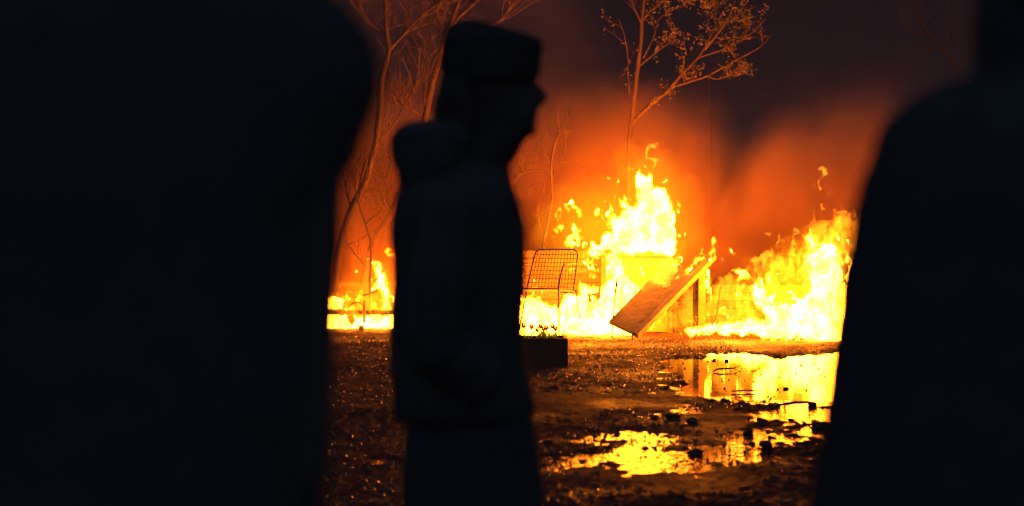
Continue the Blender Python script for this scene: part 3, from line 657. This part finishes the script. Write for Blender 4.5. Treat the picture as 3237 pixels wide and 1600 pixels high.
def tree(label, trunk, Y, r0, limbs, seed, ntw=6, leafy=None, lng=.5, group='bare trees lit by the fires', tr=.005, depth=1, base=None):
    """trunk and limbs follow lists of (x, y) picture points at distance Y; limbs = (points, radius, leaf probability)"""
    rng = random.Random(seed); tp = poly(trunk, Y)
    if base is None:
        g0 = tp[0].copy(); g0.z = 0; g0.x += rng.uniform(-.05, .05)
    else: g0 = Vector(base)
    tp = [g0 + Vector((0, 0, -.03)), g0.lerp(tp[0], .5)] + tp if tp[0].z > .5 else [g0] + tp
    sp = smooth_path(tp); n = len(sp)
    top = sp[-1] + (sp[-1] - sp[-4]).normalized() * (.8 if trunk[-1][1] < 60 else .12); sp += smooth_path([sp[-1], sp[-1].lerp(top, .5) + Vector((rng.uniform(-.05, .05), 0, 0)), top])[1:]
    t = empty('tree', (g0.x, g0.y, 0)); tag(t, label, 'tree', group)
    N_ = len(sp); MB().tube(sp, [r0 * (1.35 if i < 3 else 1) * (1 - .62 * i / N_) for i in range(N_)], 10).build('trunk', M['bark'], t)
    cr = MB(); leaves = []
    for pts, r, lp in limbs:
        q = smooth_path(poly(pts, Y)); q = [p + Vector((0, .5 * math.sin(i * .35 + seed) * .12 * i / len(q), 0)) for i, p in enumerate(q)]
        cr_r = [r * (1 - .6 * i / len(q)) for i in range(len(q))]
        MB().tube(q, cr_r, 8).build('limb', M['bark'], t)
        twigs(cr, q, rng, ntw, lng, max(tr, r * .35), depth, leaves if lp else None, lp or 0)
    twigs(cr, sp[len(sp) // 2:], rng, ntw, lng, tr, depth, leaves if leafy else None, leafy or 0)
    cr.build('crown', M['twig'], t)
    if leaves:
        lb = MB()
        for p in leaves:
            a = Vector((rng.gauss(0, 1), rng.gauss(0, 1), rng.gauss(0, 1))).normalized(); b_ = a.orthogonal().normalized(); s_ = rng.uniform(.015, .028)
            lb.add([p - a * s_, p + b_ * s_ * .5, p + a * s_, p - b_ * s_ * .5], [(0, 1, 2, 3)])
        lb.build('foliage', M['leaf'], t, smooth=False)
    return t
TY = 21.55
tree('slender forked tree with scattered yellow leaves rising right behind the tallest blaze', [(1985, 800), (1988, 520), (1990, 441), (1998, 368), (2008, 286), (2017, 204), (2027, 122), (2030, 61), (2036, 0)], 21.7, .034,
     [([(1998, 392), (2010, 374), (2060, 328), (2110, 286), (2160, 229), (2205, 184), (2250, 130), (2300, 60), (2330, -20)], .024, .75),
      ([(2124, 276), (2180, 258), (2237, 239), (2327, 190), (2400, 150), (2440, 110)], .014, .6),
      ([(2237, 239), (2262, 250), (2300, 240), (2340, 205)], .007, .8),
      ([(2205, 184), (2300, 150), (2370, 110), (2420, 60)], .009, .95),
      ([(2029, 65), (2060, 30), (2090, 8), (2140, -20)], .018, .3),
      ([(2027, 70), (2010, 35), (1998, -5), (1990, -40)], .012, 0),
      ([(2033, 185), (2065, 120), (2085, 60), (2130, 30), (2190, 0)], .009, .5),
      ([(2262, 90), (2262, 40), (2270, -20)], .010, .9),
      ([(1990, 295), (1986, 230), (1985, 180), (1975, 120), (1955, 60)], .007, .25),
      ([(2015, 215), (2080, 160), (2120, 130), (2128, 90)], .009, .6),
      ([(2205, 184), (2235, 140), (2262, 90), (2330, 50), (2390, 20)], .008, .9)], 5, ntw=5, leafy=.15, lng=.34, tr=.0035)
tree('leaning bare tree at the left whose fork stands between the two dark figures', [(1060, 880), (1071, 790), (1110, 664), (1154, 576), (1187, 455), (1200, 350), (1206, 255), (1216, 210), (1229, 155), (1223, 110), (1219, 50), (1219, 0)], TY, .048,
     [([(1231, 157), (1270, 115), (1329, 55), (1388, 8), (1420, -30)], .018, 0), ([(1130, 620), (1160, 500), (1240, 400), (1300, 300), (1330, 230)], .012, 0), ([(1221, 110), (1160, 60), (1130, 0)], .010, 0),
      ([(1110, 664), (1085, 560), (1075, 480)], .010, 0)], 7, ntw=17, lng=.7, tr=.0045)
tree('thicker bare tree passing behind the cap of the middle man', [(1150, 900), (1185, 760), (1240, 670), (1300, 520), (1343, 381), (1364, 275), (1388, 188), (1410, 110), (1431, 63), (1451, 0)], TY + .25, .050,
     [([(1425, 90), (1451, 55), (1510, 0), (1540, -40)], .020, 0), ([(1343, 381), (1290, 340), (1240, 330)], .010, 0), ([(1410, 110), (1385, 50), (1370, -10)], .012, 0), ([(1343, 381), (1338, 280), (1345, 190), (1362, 140)], .010, 0),
      ([(1240, 670), (1215, 600), (1235, 520)], .012, 0), ([(1451, 55), (1560, 80), (1610, 30), (1640, -20)], .009, 0)], 9, ntw=17, lng=.7, tr=.0045)
tree('small crooked sapling low at the left above the smallest fire', [(1170, 868), (1173, 774), (1156, 708), (1132, 642), (1122, 590)], TY - .1, .018,
     [([(1156, 708), (1175, 690), (1203, 670), (1215, 640)], .010, 0), ([(1160, 850), (1120, 800), (1090, 760)], .007, 0), ([(1135, 650), (1150, 610), (1168, 570)], .006, 0)], 12, ntw=12, lng=.40, tr=.003)
tree('thin pale sapling standing just right of the middle man above the wire chair', [(1718, 780), (1732, 700), (1745, 627), (1742, 522), (1758, 437)], TY - .2, .020,
     [([(1720, 760), (1700, 690), (1705, 620)], .006, 0), ([(1743, 560), (1775, 500), (1790, 440)], .005, 0)], 14, ntw=5, lng=.5, tr=.003)
tree('scraggly low bush tree with forked twigs beside the chest of the middle man', [(1590, 800), (1600, 650), (1626, 565)], TY - .15, .014,
     [([(1626, 565), (1651, 547), (1690, 538), (1724, 535)], .009, 0), ([(1651, 547), (1645, 520), (1638, 498)], .007, 0), ([(1626, 570), (1650, 590), (1675, 614)], .006, 0), ([(1651, 547), (1675, 520), (1695, 505)], .006, 0)], 16, ntw=7, lng=.22, tr=.003)
tree('dim bare tree in the dark sky above the right-hand figure', [(3060, 500), (3040, 300), (3026, 216), (2947, 123), (2903, 53), (2894, 0)], 27, .026,
     [([(3026, 216), (3050, 180), (3066, 150), (3050, 80)], .012, 0), ([(2947, 123), (2880, 100), (2850, 60), (2840, 0)], .012, 0), ([(3020, 210), (3010, 120), (2995, 0)], .012, 0), ([(2960, 140), (2920, 180), (2890, 210)], .008, 0)], 18, ntw=12, lng=.7, tr=.004)
for i, (x, ph, lb) in enumerate(((2245, 260, 'faint straight stem in the smoke below the leafy branches'), (1265, 300, 'faint thin stem in the smoke behind the leaning left-hand tree'))):
    rr = random.Random(i); tree(lb, [(x + rr.uniform(-9, 9), 760), (x + rr.uniform(-9, 9), 500), (x, ph + 100), (x + rr.uniform(-5, 5), ph)], 24.8, .014, [([(x, ph + 150), (x + 30, ph + 60), (x + 50, ph - 20)], .006, 0)], 30 + i, ntw=4, lng=.5, tr=.003)

# ================================================================ things on the mud
rng = random.Random(77)
def stone(x, y, r, lb):
    X_, Y_ = gpt(x, y); z = max(ground_z(X_, Y_), 0)
    o = MB().ball((0, 0, 0), (r, r * rng.uniform(.7, 1), r * rng.uniform(.4, .65)), 14, 9, .5, rng.randrange(99)).build('stone', M['stone'])
    o.location = (X_, Y_, z + r * .35); tag(o, lb, 'stone', 'dark stones and clods on the wet mud')
for x, y, r, lb in ((2248, 1274, .026, 'dark round clod below the forked twig, left of a pair'), (2291, 1280, .034, 'larger dark clod below the forked twig, right of a pair'), (2484, 1230, .018, 'lone small stone sitting in the white reflection of the large puddle'),
                    (2416, 1338, .022, 'small dark stone between the puddles, right of the pair of clods'), (2400, 1328, .018, 'small dark stone up and left of its twin between the puddles'), (2368, 1328, .017, 'small stone leftmost of three between the puddles'),
                    (2368, 1374, .030, 'dark flat stone in the shining mud below the three small ones'), (2498, 1328, .015, 'small stone near the low right puddle edge'), (2186, 1342, .040, 'big dark clod at the top edge of the near puddle'),
                    (2123, 1327, .046, 'wide dark clod above the near puddle, left of the big one'), (2200, 1436, .034, 'dark clod at the right end of the near bright puddle'), (2590, 1352, .055, 'large dark clod at the foot of the right-hand figure'),
                    (2567, 1285, .036, 'dark clod on the mud bank at the right end of the large puddle'), (2422, 1420, .04, 'dark clod on the dark mud below the low right puddle'), (2258, 1140, .016, 'small stone beyond the forked twig, left'), (2297, 1142, .018, 'small stone beyond the forked twig, right'),
                    (2330, 1302, .017, 'little stone right of the pair of clods'), (2107, 1234, .020, 'small dark stone at the left tip of the large puddle'), (2160, 1208, .014, 'small stone at the left shore of the large puddle'), (2068, 1330, .026, 'clod left of the wide dark clod'),
                    (1109, 1131, .022, 'pebble on the ground between the two left-hand figures'), (1175, 1100, .02, 'far pebble near the leftmost fire'), (1950, 1375, .02, 'little stone on the far shore of the near puddle'), (2040, 1420, .02, 'little stone in the middle of the near puddle')):
    stone(x, y, r, lb)
# forked twig in the puddle
X_, Y_ = gpt(2300, 1174)
def gp(x, y, dz=0): X0, Y0 = gpt(x, y); return Vector((X0, Y0, .012 + dz))
t = MB(); t.tube([gp(2255, 1176), gp(2275, 1175, .01), gp(2300, 1174, .012), gp(2318, 1173, .01)], [.005, .008, .008, .006], 7); t.tube([gp(2318, 1173, .01), gp(2330, 1169, .012), gp(2342, 1164, .01)], [.005, .004, .003], 6); t.tube([gp(2318, 1173, .01), gp(2330, 1179, .01), gp(2343, 1184, .006)], [.004, .003, .003], 6); t.tube([gp(2262, 1176), gp(2256, 1180), gp(2252, 1183)], .003, 5)
tag(t.build('forked_twig', M['char']), 'dark forked twig lying in the large puddle', 'twig')
t = MB(); t.tube([gp(2350, 1082), gp(2368, 1080, .01), gp(2385, 1080)], [.006, .009, .005], 6); tag(t.build('charred_twig', M['char']), 'short charred twig lying just before the right-hand fire', 'twig')
t = MB(); t.tube([gp(2312, 1242), gp(2360, 1241, .004), gp(2408, 1240)], [.005, .008, .005], 6); tag(t.build('muddy_stick', M['stone']), 'upper long muddy stick lying in the large puddle', 'stick', 'sticks in the large puddle')
t = MB(); t.tube([gp(2322, 1261), gp(2370, 1262, .004), gp(2408, 1263)], [.004, .005, .003], 6); tag(t.build('muddy_stick', M['stone']), 'lower thin muddy stick near the front shore of the large puddle', 'stick', 'sticks in the large puddle')
t = MB(); t.tube([gp(2455, 1287), gp(2510, 1288, .02), gp(2560, 1286, .02)], [.01, .014, .008], 6); tag(t.build('muddy_stick', M['stone']), 'thick dark stick on the mud bank at the front right of the large puddle', 'stick')
# gravel: uncountable small wet bits
gb = MB(); r2 = np.random.RandomState(5)
Vs = []; Fs = []
for i in range(15000):
    Y0 = 9.0 + 11.0 * r2.rand(); X0 = -1.7 + (r2.rand() * 4.9)
    if fbm(np.array([X0 * 1.2]), np.array([Y0 * .8]), np.array([0.]), 61, 2)[0] < -.15: continue
    z = ground_z(X0, Y0)
    if z < -.004 and r2.rand() < .9: continue
    r_ = .004 + .009 * r2.rand() ** 2; z = max(z, 0) + r_ * .3
    c = np.array([X0, Y0, z]); o8 = np.array([(1, 0, 0), (0, 1, 0), (-1, 0, 0), (0, -1, 0), (0, 0, .8), (0, 0, -.8)]) * r_ * (.6 + .8 * r2.rand(6, 1))
    a = r2.rand() * 6.28; ca, sa = math.cos(a), math.sin(a); o8 = o8 @ np.array([[ca, sa, 0], [-sa, ca, 0], [0, 0, 1]]); b0 = len(Vs)
    Vs += [tuple(c + q) for q in o8]; Fs += [(b0 + p_, b0 + q_, b0 + 4) for p_, q_ in ((0, 1), (1, 2), (2, 3), (3, 0))] + [(b0 + q_, b0 + p_, b0 + 5) for p_, q_ in ((0, 1), (1, 2), (2, 3), (3, 0))]
M['gravel'] = surf('wet_gravel', (.12, .09, .07), (.05, .035, .03), 40, .12, .3, bump=0, coat=.5)
tag(mk('gravel', Vs, Fs, M['gravel']), 'wet gravel and wood chips scattered over the mud', kind='stuff')

# ================================================================ people
def hand(mb, wrist, fwd, side, s=1.0, curl=.5):
    """palm, four bent fingers and a thumb added to the body volume"""
    fwd = fwd.normalized(); side = (side - fwd * side.dot(fwd)).normalized(); nrm_ = fwd.cross(side)
    pc = wrist + fwd * .05 * s
    mb.tube([wrist, wrist + fwd * .03 * s, wrist + fwd * .085 * s], [.024 * s, .03 * s, .03 * s], 10)
    for k, (o_, l_) in enumerate(((-.026, .070), (-.009, .080), (.009, .075), (.026, .058))):
        p = wrist + fwd * .085 * s + side * o_ * s; d = fwd.copy(); q = [p]
        for j in range(3):
            d = (d + nrm_ * curl * (.5 + .3 * j)).normalized(); p = p + d * l_ * s * (.42, .33, .25)[j]; q.append(p)
        mb.tube(q, [.009 * s, .0085 * s, .0078 * s, .0065 * s], 8)
    p = wrist + fwd * .03 * s - side * .03 * s
    mb.tube([p, p + (fwd * .5 - side * .6).normalized() * .035 * s, p + (fwd * .9 - side * .3 + nrm_ * .3).normalized() * .066 * s], [.011 * s, .010 * s, .008 * s], 8)

def head(mb, c, s=1.0, face=Vector((1, 0, 0))):
    """head centred at c (between the ears at eye level), facing `face`, built in a local frame"""
    f = face.normalized(); l = Vector((0, 0, 1)).cross(f)
    def P(a, b, z): return c + f * a * s + l * b * s + Vector((0, 0, z * s))
    sub = MB()
    sub.loft([(-.125, .035, .085, -.022, .022), (-.112, -.01, .093, -.042, .042), (-.085, -.055, .092, -.056, .056), (-.05, -.085, .090, -.066, .066), (-.01, -.098, .088, -.073, .073),
              (.03, -.104, .090, -.077, .077), (.07, -.100, .086, -.076, .076), (.10, -.082, .066, -.062, .062), (.118, -.05, .035, -.035, .035)], 28, 3)
    V = [P(*v) for v in sub.v]; mb.add(V, sub.f)
    sub = MB(); sub.loft([(-.052, .075, .100, -.018, .018), (-.040, .08, .126, -.020, .020), (-.020, .08, .126, -.018, .018), (-.005, .08, .100, -.009, .009), (.018, .075, .092, -.008, .008)], 12, 2); mb.add([P(*v) for v in sub.v], sub.f)
    for z_, w_ in ((-.068, .022), (-.080, .020)): sub = MB(); sub.ball((.088, 0, z_), (.012, w_, .007)); mb.add([P(*v) for v in sub.v], sub.f)
    sub = MB(); sub.ball((.082, 0, .020), (.016, .055, .010)); mb.add([P(*v) for v in sub.v], sub.f)
    sub = MB(); sub.ball((.078, 0, -.108), (.02, .024, .016)); mb.add([P(*v) for v in sub.v], sub.f)
    for sd in (-1, 1):
        sub = MB(); sub.ball((-.008, sd * .077, -.012), (.017, .008, .032)); mb.add([P(*v) for v in sub.v], sub.f)
def eyes(c, s, face, parent):
    f = face.normalized(); l = Vector((0, 0, 1)).cross(f)
    for sd in (-1, 1): MB().ball(tuple(c + f * .075 * s + l * sd * .032 * s), .0115 * s, 12, 8).build('eye', M['eye'], parent)

# ---- middle man: side view, facing right (all silhouette points from the photograph at his distance)
D1 = 4.36; sv = 5009.0 / D1
def px(x): return (x - 1288) / sv
def pz(y): return CAM_H - (y - 498) / sv
man = empty('person', (px(1160), D1, 0)); tag(man, 'man in profile in a flat-topped cap and dark hooded jacket, facing right in the middle', 'person', 'dark figures watching the fires')
def R_(y, xl, xr, hw, pw=2.2, dy=0): return (pz(y), px(xl), px(xr), D1 - hw + dy, D1 + hw + dy, pw)
hc = Vector((px(1243), D1, pz(206)))
b = MB()
head(b, hc, .96, Vector((1, 0, -.03)))
b.loft([R_(480, 1090, 1260, .075), R_(400, 1100, 1255, .06), R_(330, 1110, 1260, .056), R_(260, 1130, 1260, .055)], 24)
b.loft([R_(1250, 1045, 1290, .15), R_(1080, 1030, 1280, .16), R_(900, 1040, 1270, .14), R_(700, 1040, 1270, .15), R_(560, 1040, 1265, .18), R_(490, 1060, 1255, .15), R_(450, 1090, 1240, .07)], 28)
for sd in (-1, 1):
    hip = Vector((px(1165), D1 + sd * .09, .90)); an_ = Vector((px(1165) + (.06 if sd < 0 else -.03), D1 + sd * .10, .09))
    kn = hip.lerp(an_, .5) + Vector((.02, 0, 0))
    b.tube([hip, hip.lerp(kn, .5), kn, kn.lerp(an_, .35), an_], [.088, .078, .056, .056, .038], 14)
    b.tube([an_ + Vector((-.04, 0, -.04)), an_ + Vector((.06, 0, -.05)), an_ + Vector((.16, 0, -.06))], [.035, .036, .026], 10)
    sh = Vector((px(1140), D1 + sd * .175, pz(520))); el = Vector((px(1095), D1 + sd * .235, pz(840))); wr_ = Vector((px(1200), D1 + sd * .15, pz(930)))
    b.tube([sh, sh.lerp(el, .5), el, el.lerp(wr_, .5), wr_], [.052, .046, .038, .036, .026], 12)
    hand(b, wr_, Vector((.7, -sd * .5, -.25)), Vector((.1, 0, 1)), .9, .12)
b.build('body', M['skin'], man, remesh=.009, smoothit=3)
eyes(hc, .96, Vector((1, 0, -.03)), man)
# cap
MB().loft([R_(212, 1128, 1335, .086), R_(200, 1112, 1346, .092, 2.4), R_(180, 1108, 1358, .096, 2.5), R_(150, 1108, 1360, .098, 2.6), R_(120, 1111, 1362, .098, 3), R_(104, 1113, 1362, .096, 3), R_(97, 1115, 1356, .094, 3), R_(90, 1117, 1338, .090, 2.8), R_(82, 1119, 1312, .086, 2.6), R_(74, 1122, 1286, .080, 2.5), R_(66, 1126, 1258, .075, 2.4), R_(58, 1136, 1236, .06), R_(51, 1158, 1205, .03)], 44, wr=.004, seed=3, wsc=22).build('cap', M['wool'], man)
MB().loft([R_(345, 1105, 1215, .070), R_(310, 1092, 1225, .080), R_(270, 1092, 1215, .090), R_(230, 1100, 1210, .092), R_(195, 1110, 1220, .088)], 36, wr=.004, seed=5, wsc=30).build('hair', M['hair'], man)
# jacket
jk = MB().loft([R_(1052, 998, 1338, .190), R_(1030, 988, 1350, .200), R_(1000, 984, 1348, .203), R_(960, 983, 1338, .200), R_(900, 982, 1325, .198), R_(840, 981, 1322, .198), R_(760, 985, 1324, .198), R_(700, 989, 1325, .200), R_(600, 987, 1324, .215), R_(555, 990, 1320, .222), R_(510, 995, 1306, .222), R_(480, 1002, 1294, .205), R_(450, 1016, 1286, .165), R_(425, 1040, 1282, .12), R_(405, 1060, 1284, .090), R_(385, 1075, 1296, .080), R_(372, 1085, 1300, .075)], 60, wr=.006, seed=8, wsc=7)
for sd in (-1, 1):
    sh = Vector((px(1140), D1 + sd * .170, pz(510))); el = Vector((px(1100), D1 + sd * .235, pz(840))); wr_ = Vector((px(1225), D1 + sd * .175, pz(950)))
    jk.tube(smooth_path([sh, sh.lerp(el, .5) + Vector((0, sd * .02, 0)), el, el.lerp(wr_, .5), wr_], 4), [.070 + .004 * math.sin(i * 1.7) for i in range(8)] + [.062 + .005 * math.sin(i * 2.1) for i in range(9)], 18)
jk.build('jacket', M['cloth'], man, remesh=.010, smoothit=2)
hd = MB().loft([R_(500, 1000, 1130, .13), R_(470, 1004, 1150, .14), R_(440, 1001, 1170, .145), R_(405, 986, 1190, .145), R_(365, 982, 1200, .145), R_(340, 988, 1200, .14), R_(322, 1003, 1195, .13), R_(310, 1024, 1190, .115), R_(305, 1050, 1180, .09)], 44, sub=3, wr=.006, seed=12, wsc=18)
hd.build('hood', M['cloth'], man)
MB().loft([R_(455, 1120, 1284, .10), R_(430, 1120, 1283, .10), R_(405, 1130, 1286, .095), R_(388, 1140, 1298, .090), R_(372, 1150, 1310, .086), R_(352, 1160, 1322, .082), R_(332, 1175, 1335, .074), R_(315, 1190, 1340, .066), R_(298, 1210, 1345, .055), R_(288, 1230, 1345, .045)], 40, wr=.003, seed=4, wsc=20).build('scarf', M['wool'], man)
# trousers and boots
tr = MB().loft([R_(1420, 1020, 1385, .165), R_(1273, 1012, 1374, .172), R_(1150, 1022, 1360, .178), R_(1060, 1030, 1342, .180), R_(1000, 1040, 1325, .17)], 40, wr=.005, seed=22, wsc=9)
for sd in (-1, 1):
    an_ = Vector((px(1175) + (.05 if sd < 0 else -.04), D1 + sd * .10, .07)); hip = Vector((px(1185), D1 + sd * .09, pz(1330))); kn = hip.lerp(an_, .45) + Vector((.015, 0, 0))
    tr.tube(smooth_path([hip, hip.lerp(kn, .5), kn, kn.lerp(an_, .5), an_], 3), [.125, .12, .115, .108, .10, .094, .09, .088, .084, .08, .078, .076, .076], 20)
    sh_ = MB().loft([(.0, an_.x - .10, an_.x + .20, an_.y - .048, an_.y + .048, 2.6), (.03, an_.x - .10, an_.x + .205, an_.y - .05, an_.y + .05, 2.6), (.06, an_.x - .095, an_.x + .18, an_.y - .046, an_.y + .046), (.09, an_.x - .085, an_.x + .10, an_.y - .046, an_.y + .046), (.15, an_.x - .07, an_.x + .06, an_.y - .048, an_.y + .048)], 28)
    sh_.build('boot', M['leather'], man)
tr.build('trousers', M['denim'], man, remesh=.012, smoothit=2)

# ---- figures seen from behind at left and right of the frame, very near the camera
def back_figure(label, D, X, rings, hgt, seed, mcl):
    """rings: (z, half width) of the jacket outline; faces the fire"""
    p = empty('person', (X, D, 0)); tag(p, label, 'person', 'dark figures watching the fires')
    top = hgt; hc_ = Vector((X, D + .01, top - .135)); b = MB(); fc = Vector((0, 1, -.02)); head(b, hc_, 1.02, fc)
    def q(z, hw, hd_, dy=0, pw=2.2): return (z, X - hw, X + hw, D - hd_ + dy, D + hd_ + dy, pw)
    shz = hgt - .30
    b.loft([q(shz - .12, .12, .08), q(shz, .065, .06), q(hc_.z - .09, .056, .058), q(hc_.z - .02, .05, .055)], 24)
    b.loft([q(.86, .15, .10), q(1.0, .15, .11), q(1.2, .15, .11), q(1.38, .165, .11), q(shz - .06, .12, .08), q(shz - .02, .07, .06)], 28)
    for sd in (-1, 1):
        hip = Vector((X + sd * .09, D, .88)); an_ = Vector((X + sd * .13, D, .09)); kn = hip.lerp(an_, .5) + Vector((0, .02, 0))
        b.tube([hip, hip.lerp(kn, .5), kn, kn.lerp(an_, .35), an_], [.088, .078, .056, .056, .038], 14)
        b.tube([an_ + Vector((0, -.04, -.04)), an_ + Vector((0, .06, -.05)), an_ + Vector((0, .16, -.06))], [.035, .036, .026], 10)
        hw = rings[len(rings) // 2][1]
        sh = Vector((X + sd * .165, D, shz - .12)); el = Vector((X + sd * .165, D - .03, shz - .42)); w_ = Vector((X + sd * .13, D + .15, shz - .50))
        b.tube([sh, sh.lerp(el, .5), el, el.lerp(w_, .5), w_], [.050, .045, .038, .036, .026], 12)
        hand(b, w_, Vector((-sd * .5, .5, -.5)), Vector((0, .6, .6)), .95, .3)
    b.build('body', M['skin'], p, remesh=.010, smoothit=3); eyes(hc_, 1.02, fc, p)
    rr = [(z, X - hw, X + hw, D - dp + .02, D + dp + .02, pw) for z, hw, dp, pw in rings]
    j = MB().loft(rr, 64, wr=.005, seed=seed, wsc=7)
    j.build('jacket', mcl, p)
    hb = hc_.z
    MB().loft([q(hb - .10, .060, .060, -.02), q(hb - .06, .078, .080, -.025), q(hb, .086, .088, -.025), q(hb + .05, .088, .095, -.015), q(hb + .10, .075, .085, -.012), q(hb + .128, .045, .05, -.01), q(hb + .136, .02, .02, -.01)], 40, wr=.004, seed=seed + 1, wsc=35).build('hair', M['hair'], p)
    tr = MB().loft([q(.74, .17, .12), q(.84, .175, .13), q(.95, .165, .12), q(1.05, .15, .11)], 36)
    for sd in (-1, 1):
        an_ = Vector((X + sd * .13, D, .07)); hip = Vector((X + sd * .088, D, .84)); kn = hip.lerp(an_, .48) + Vector((0, .015, 0))
        tr.tube(smooth_path([hip, hip.lerp(kn, .5), kn, kn.lerp(an_, .5), an_], 3), [.105, .102, .098, .092, .086, .08, .076, .076, .078, .076, .074, .072, .072], 18)
        MB().loft([(0, an_.x - .048, an_.x + .048, D - .10, D + .20, 2.6), (.03, an_.x - .05, an_.x + .05, D - .10, D + .205, 2.6), (.06, an_.x - .046, an_.x + .046, D - .095, D + .18), (.09, an_.x - .046, an_.x + .046, D - .085, D + .10), (.15, an_.x - .048, an_.x + .048, D - .07, D + .06)], 28).build('boot', M['leather'], p)
    tr.build('trousers', M['denim'], p, remesh=.013, smoothit=2)
    return p
# right-hand figure
DR = 2.0; sr = 5009 / DR; XR = (2700 - 1288) / sr
def rz(y): return CAM_H - (y - 498) / sr
def rw(x): return (2700 - x) / sr
back_figure('near blurred figure cut by the right edge of the frame, rounded dark shoulder', DR, XR,
    [(.78, rw(2010), .16, 2.4), (.95, rw(2025), .165, 2.4), (rz(1273), rw(2046), .165, 2.4), (rz(1150), rw(2060), .165, 2.4), (rz(1050), rw(2084), .165, 2.4), (rz(900), rw(2098), .162, 2.4), (rz(800), rw(2118), .16, 2.4), (rz(700), rw(2134), .158, 2.3), (rz(600), rw(2148), .156, 2.3), (rz(500), rw(2170), .154, 2.3), (rz(420), rw(2188), .15, 2.2), (rz(350), rw(2208), .145, 2.2), (rz(300), rw(2232), .138, 2.2), (rz(255), rw(2275), .125, 2.2), (rz(220), rw(2330), .11, 2.1), (rz(198), rw(2400), .09, 2.1), (rz(184), rw(2446), .085, 2.1), (rz(160), rw(2460), .084, 2), (rz(60), rw(2462), .090, 2), (rz(-20), rw(2466), .092, 2), (rz(-50), rw(2490), .085, 2)], 1.82, 41, M['cloth_navy'])
DL = 1.7; sl_ = 5009 / DL; XL = (250 - 1288) / sl_
def lz(y): return CAM_H - (y - 498) / sl_
def lw(x): return (x - 250) / sl_
back_figure('near out-of-focus figure filling the left of the frame, broad dark shoulder', DL, XL,
    [(.80, lw(850), .15, 2.4), (.95, lw(830), .15, 2.4), (lz(1273), lw(815), .15, 2.4), (lz(1100), lw(810), .15, 2.4), (lz(900), lw(822), .15, 2.4), (lz(750), lw(822), .15, 2.3), (lz(620), lw(816), .15, 2.3), (lz(560), lw(824), .15, 2.3), (lz(480), lw(866), .15, 2.3), (lz(400), lw(900), .148, 2.3), (lz(300), lw(938), .145, 2.2), (lz(200), lw(958), .14, 2.2), (lz(120), lw(950), .135, 2.2), (lz(60), lw(915), .13, 2.2), (lz(0), lw(865), .12, 2.1), (lz(-60), lw(760), .105, 2.1), (lz(-110), lw(600), .088, 2.1), (lz(-140), lw(470), .075, 2.1), (lz(-210), lw(440), .07, 2)], 1.90, 51, M['cloth'])
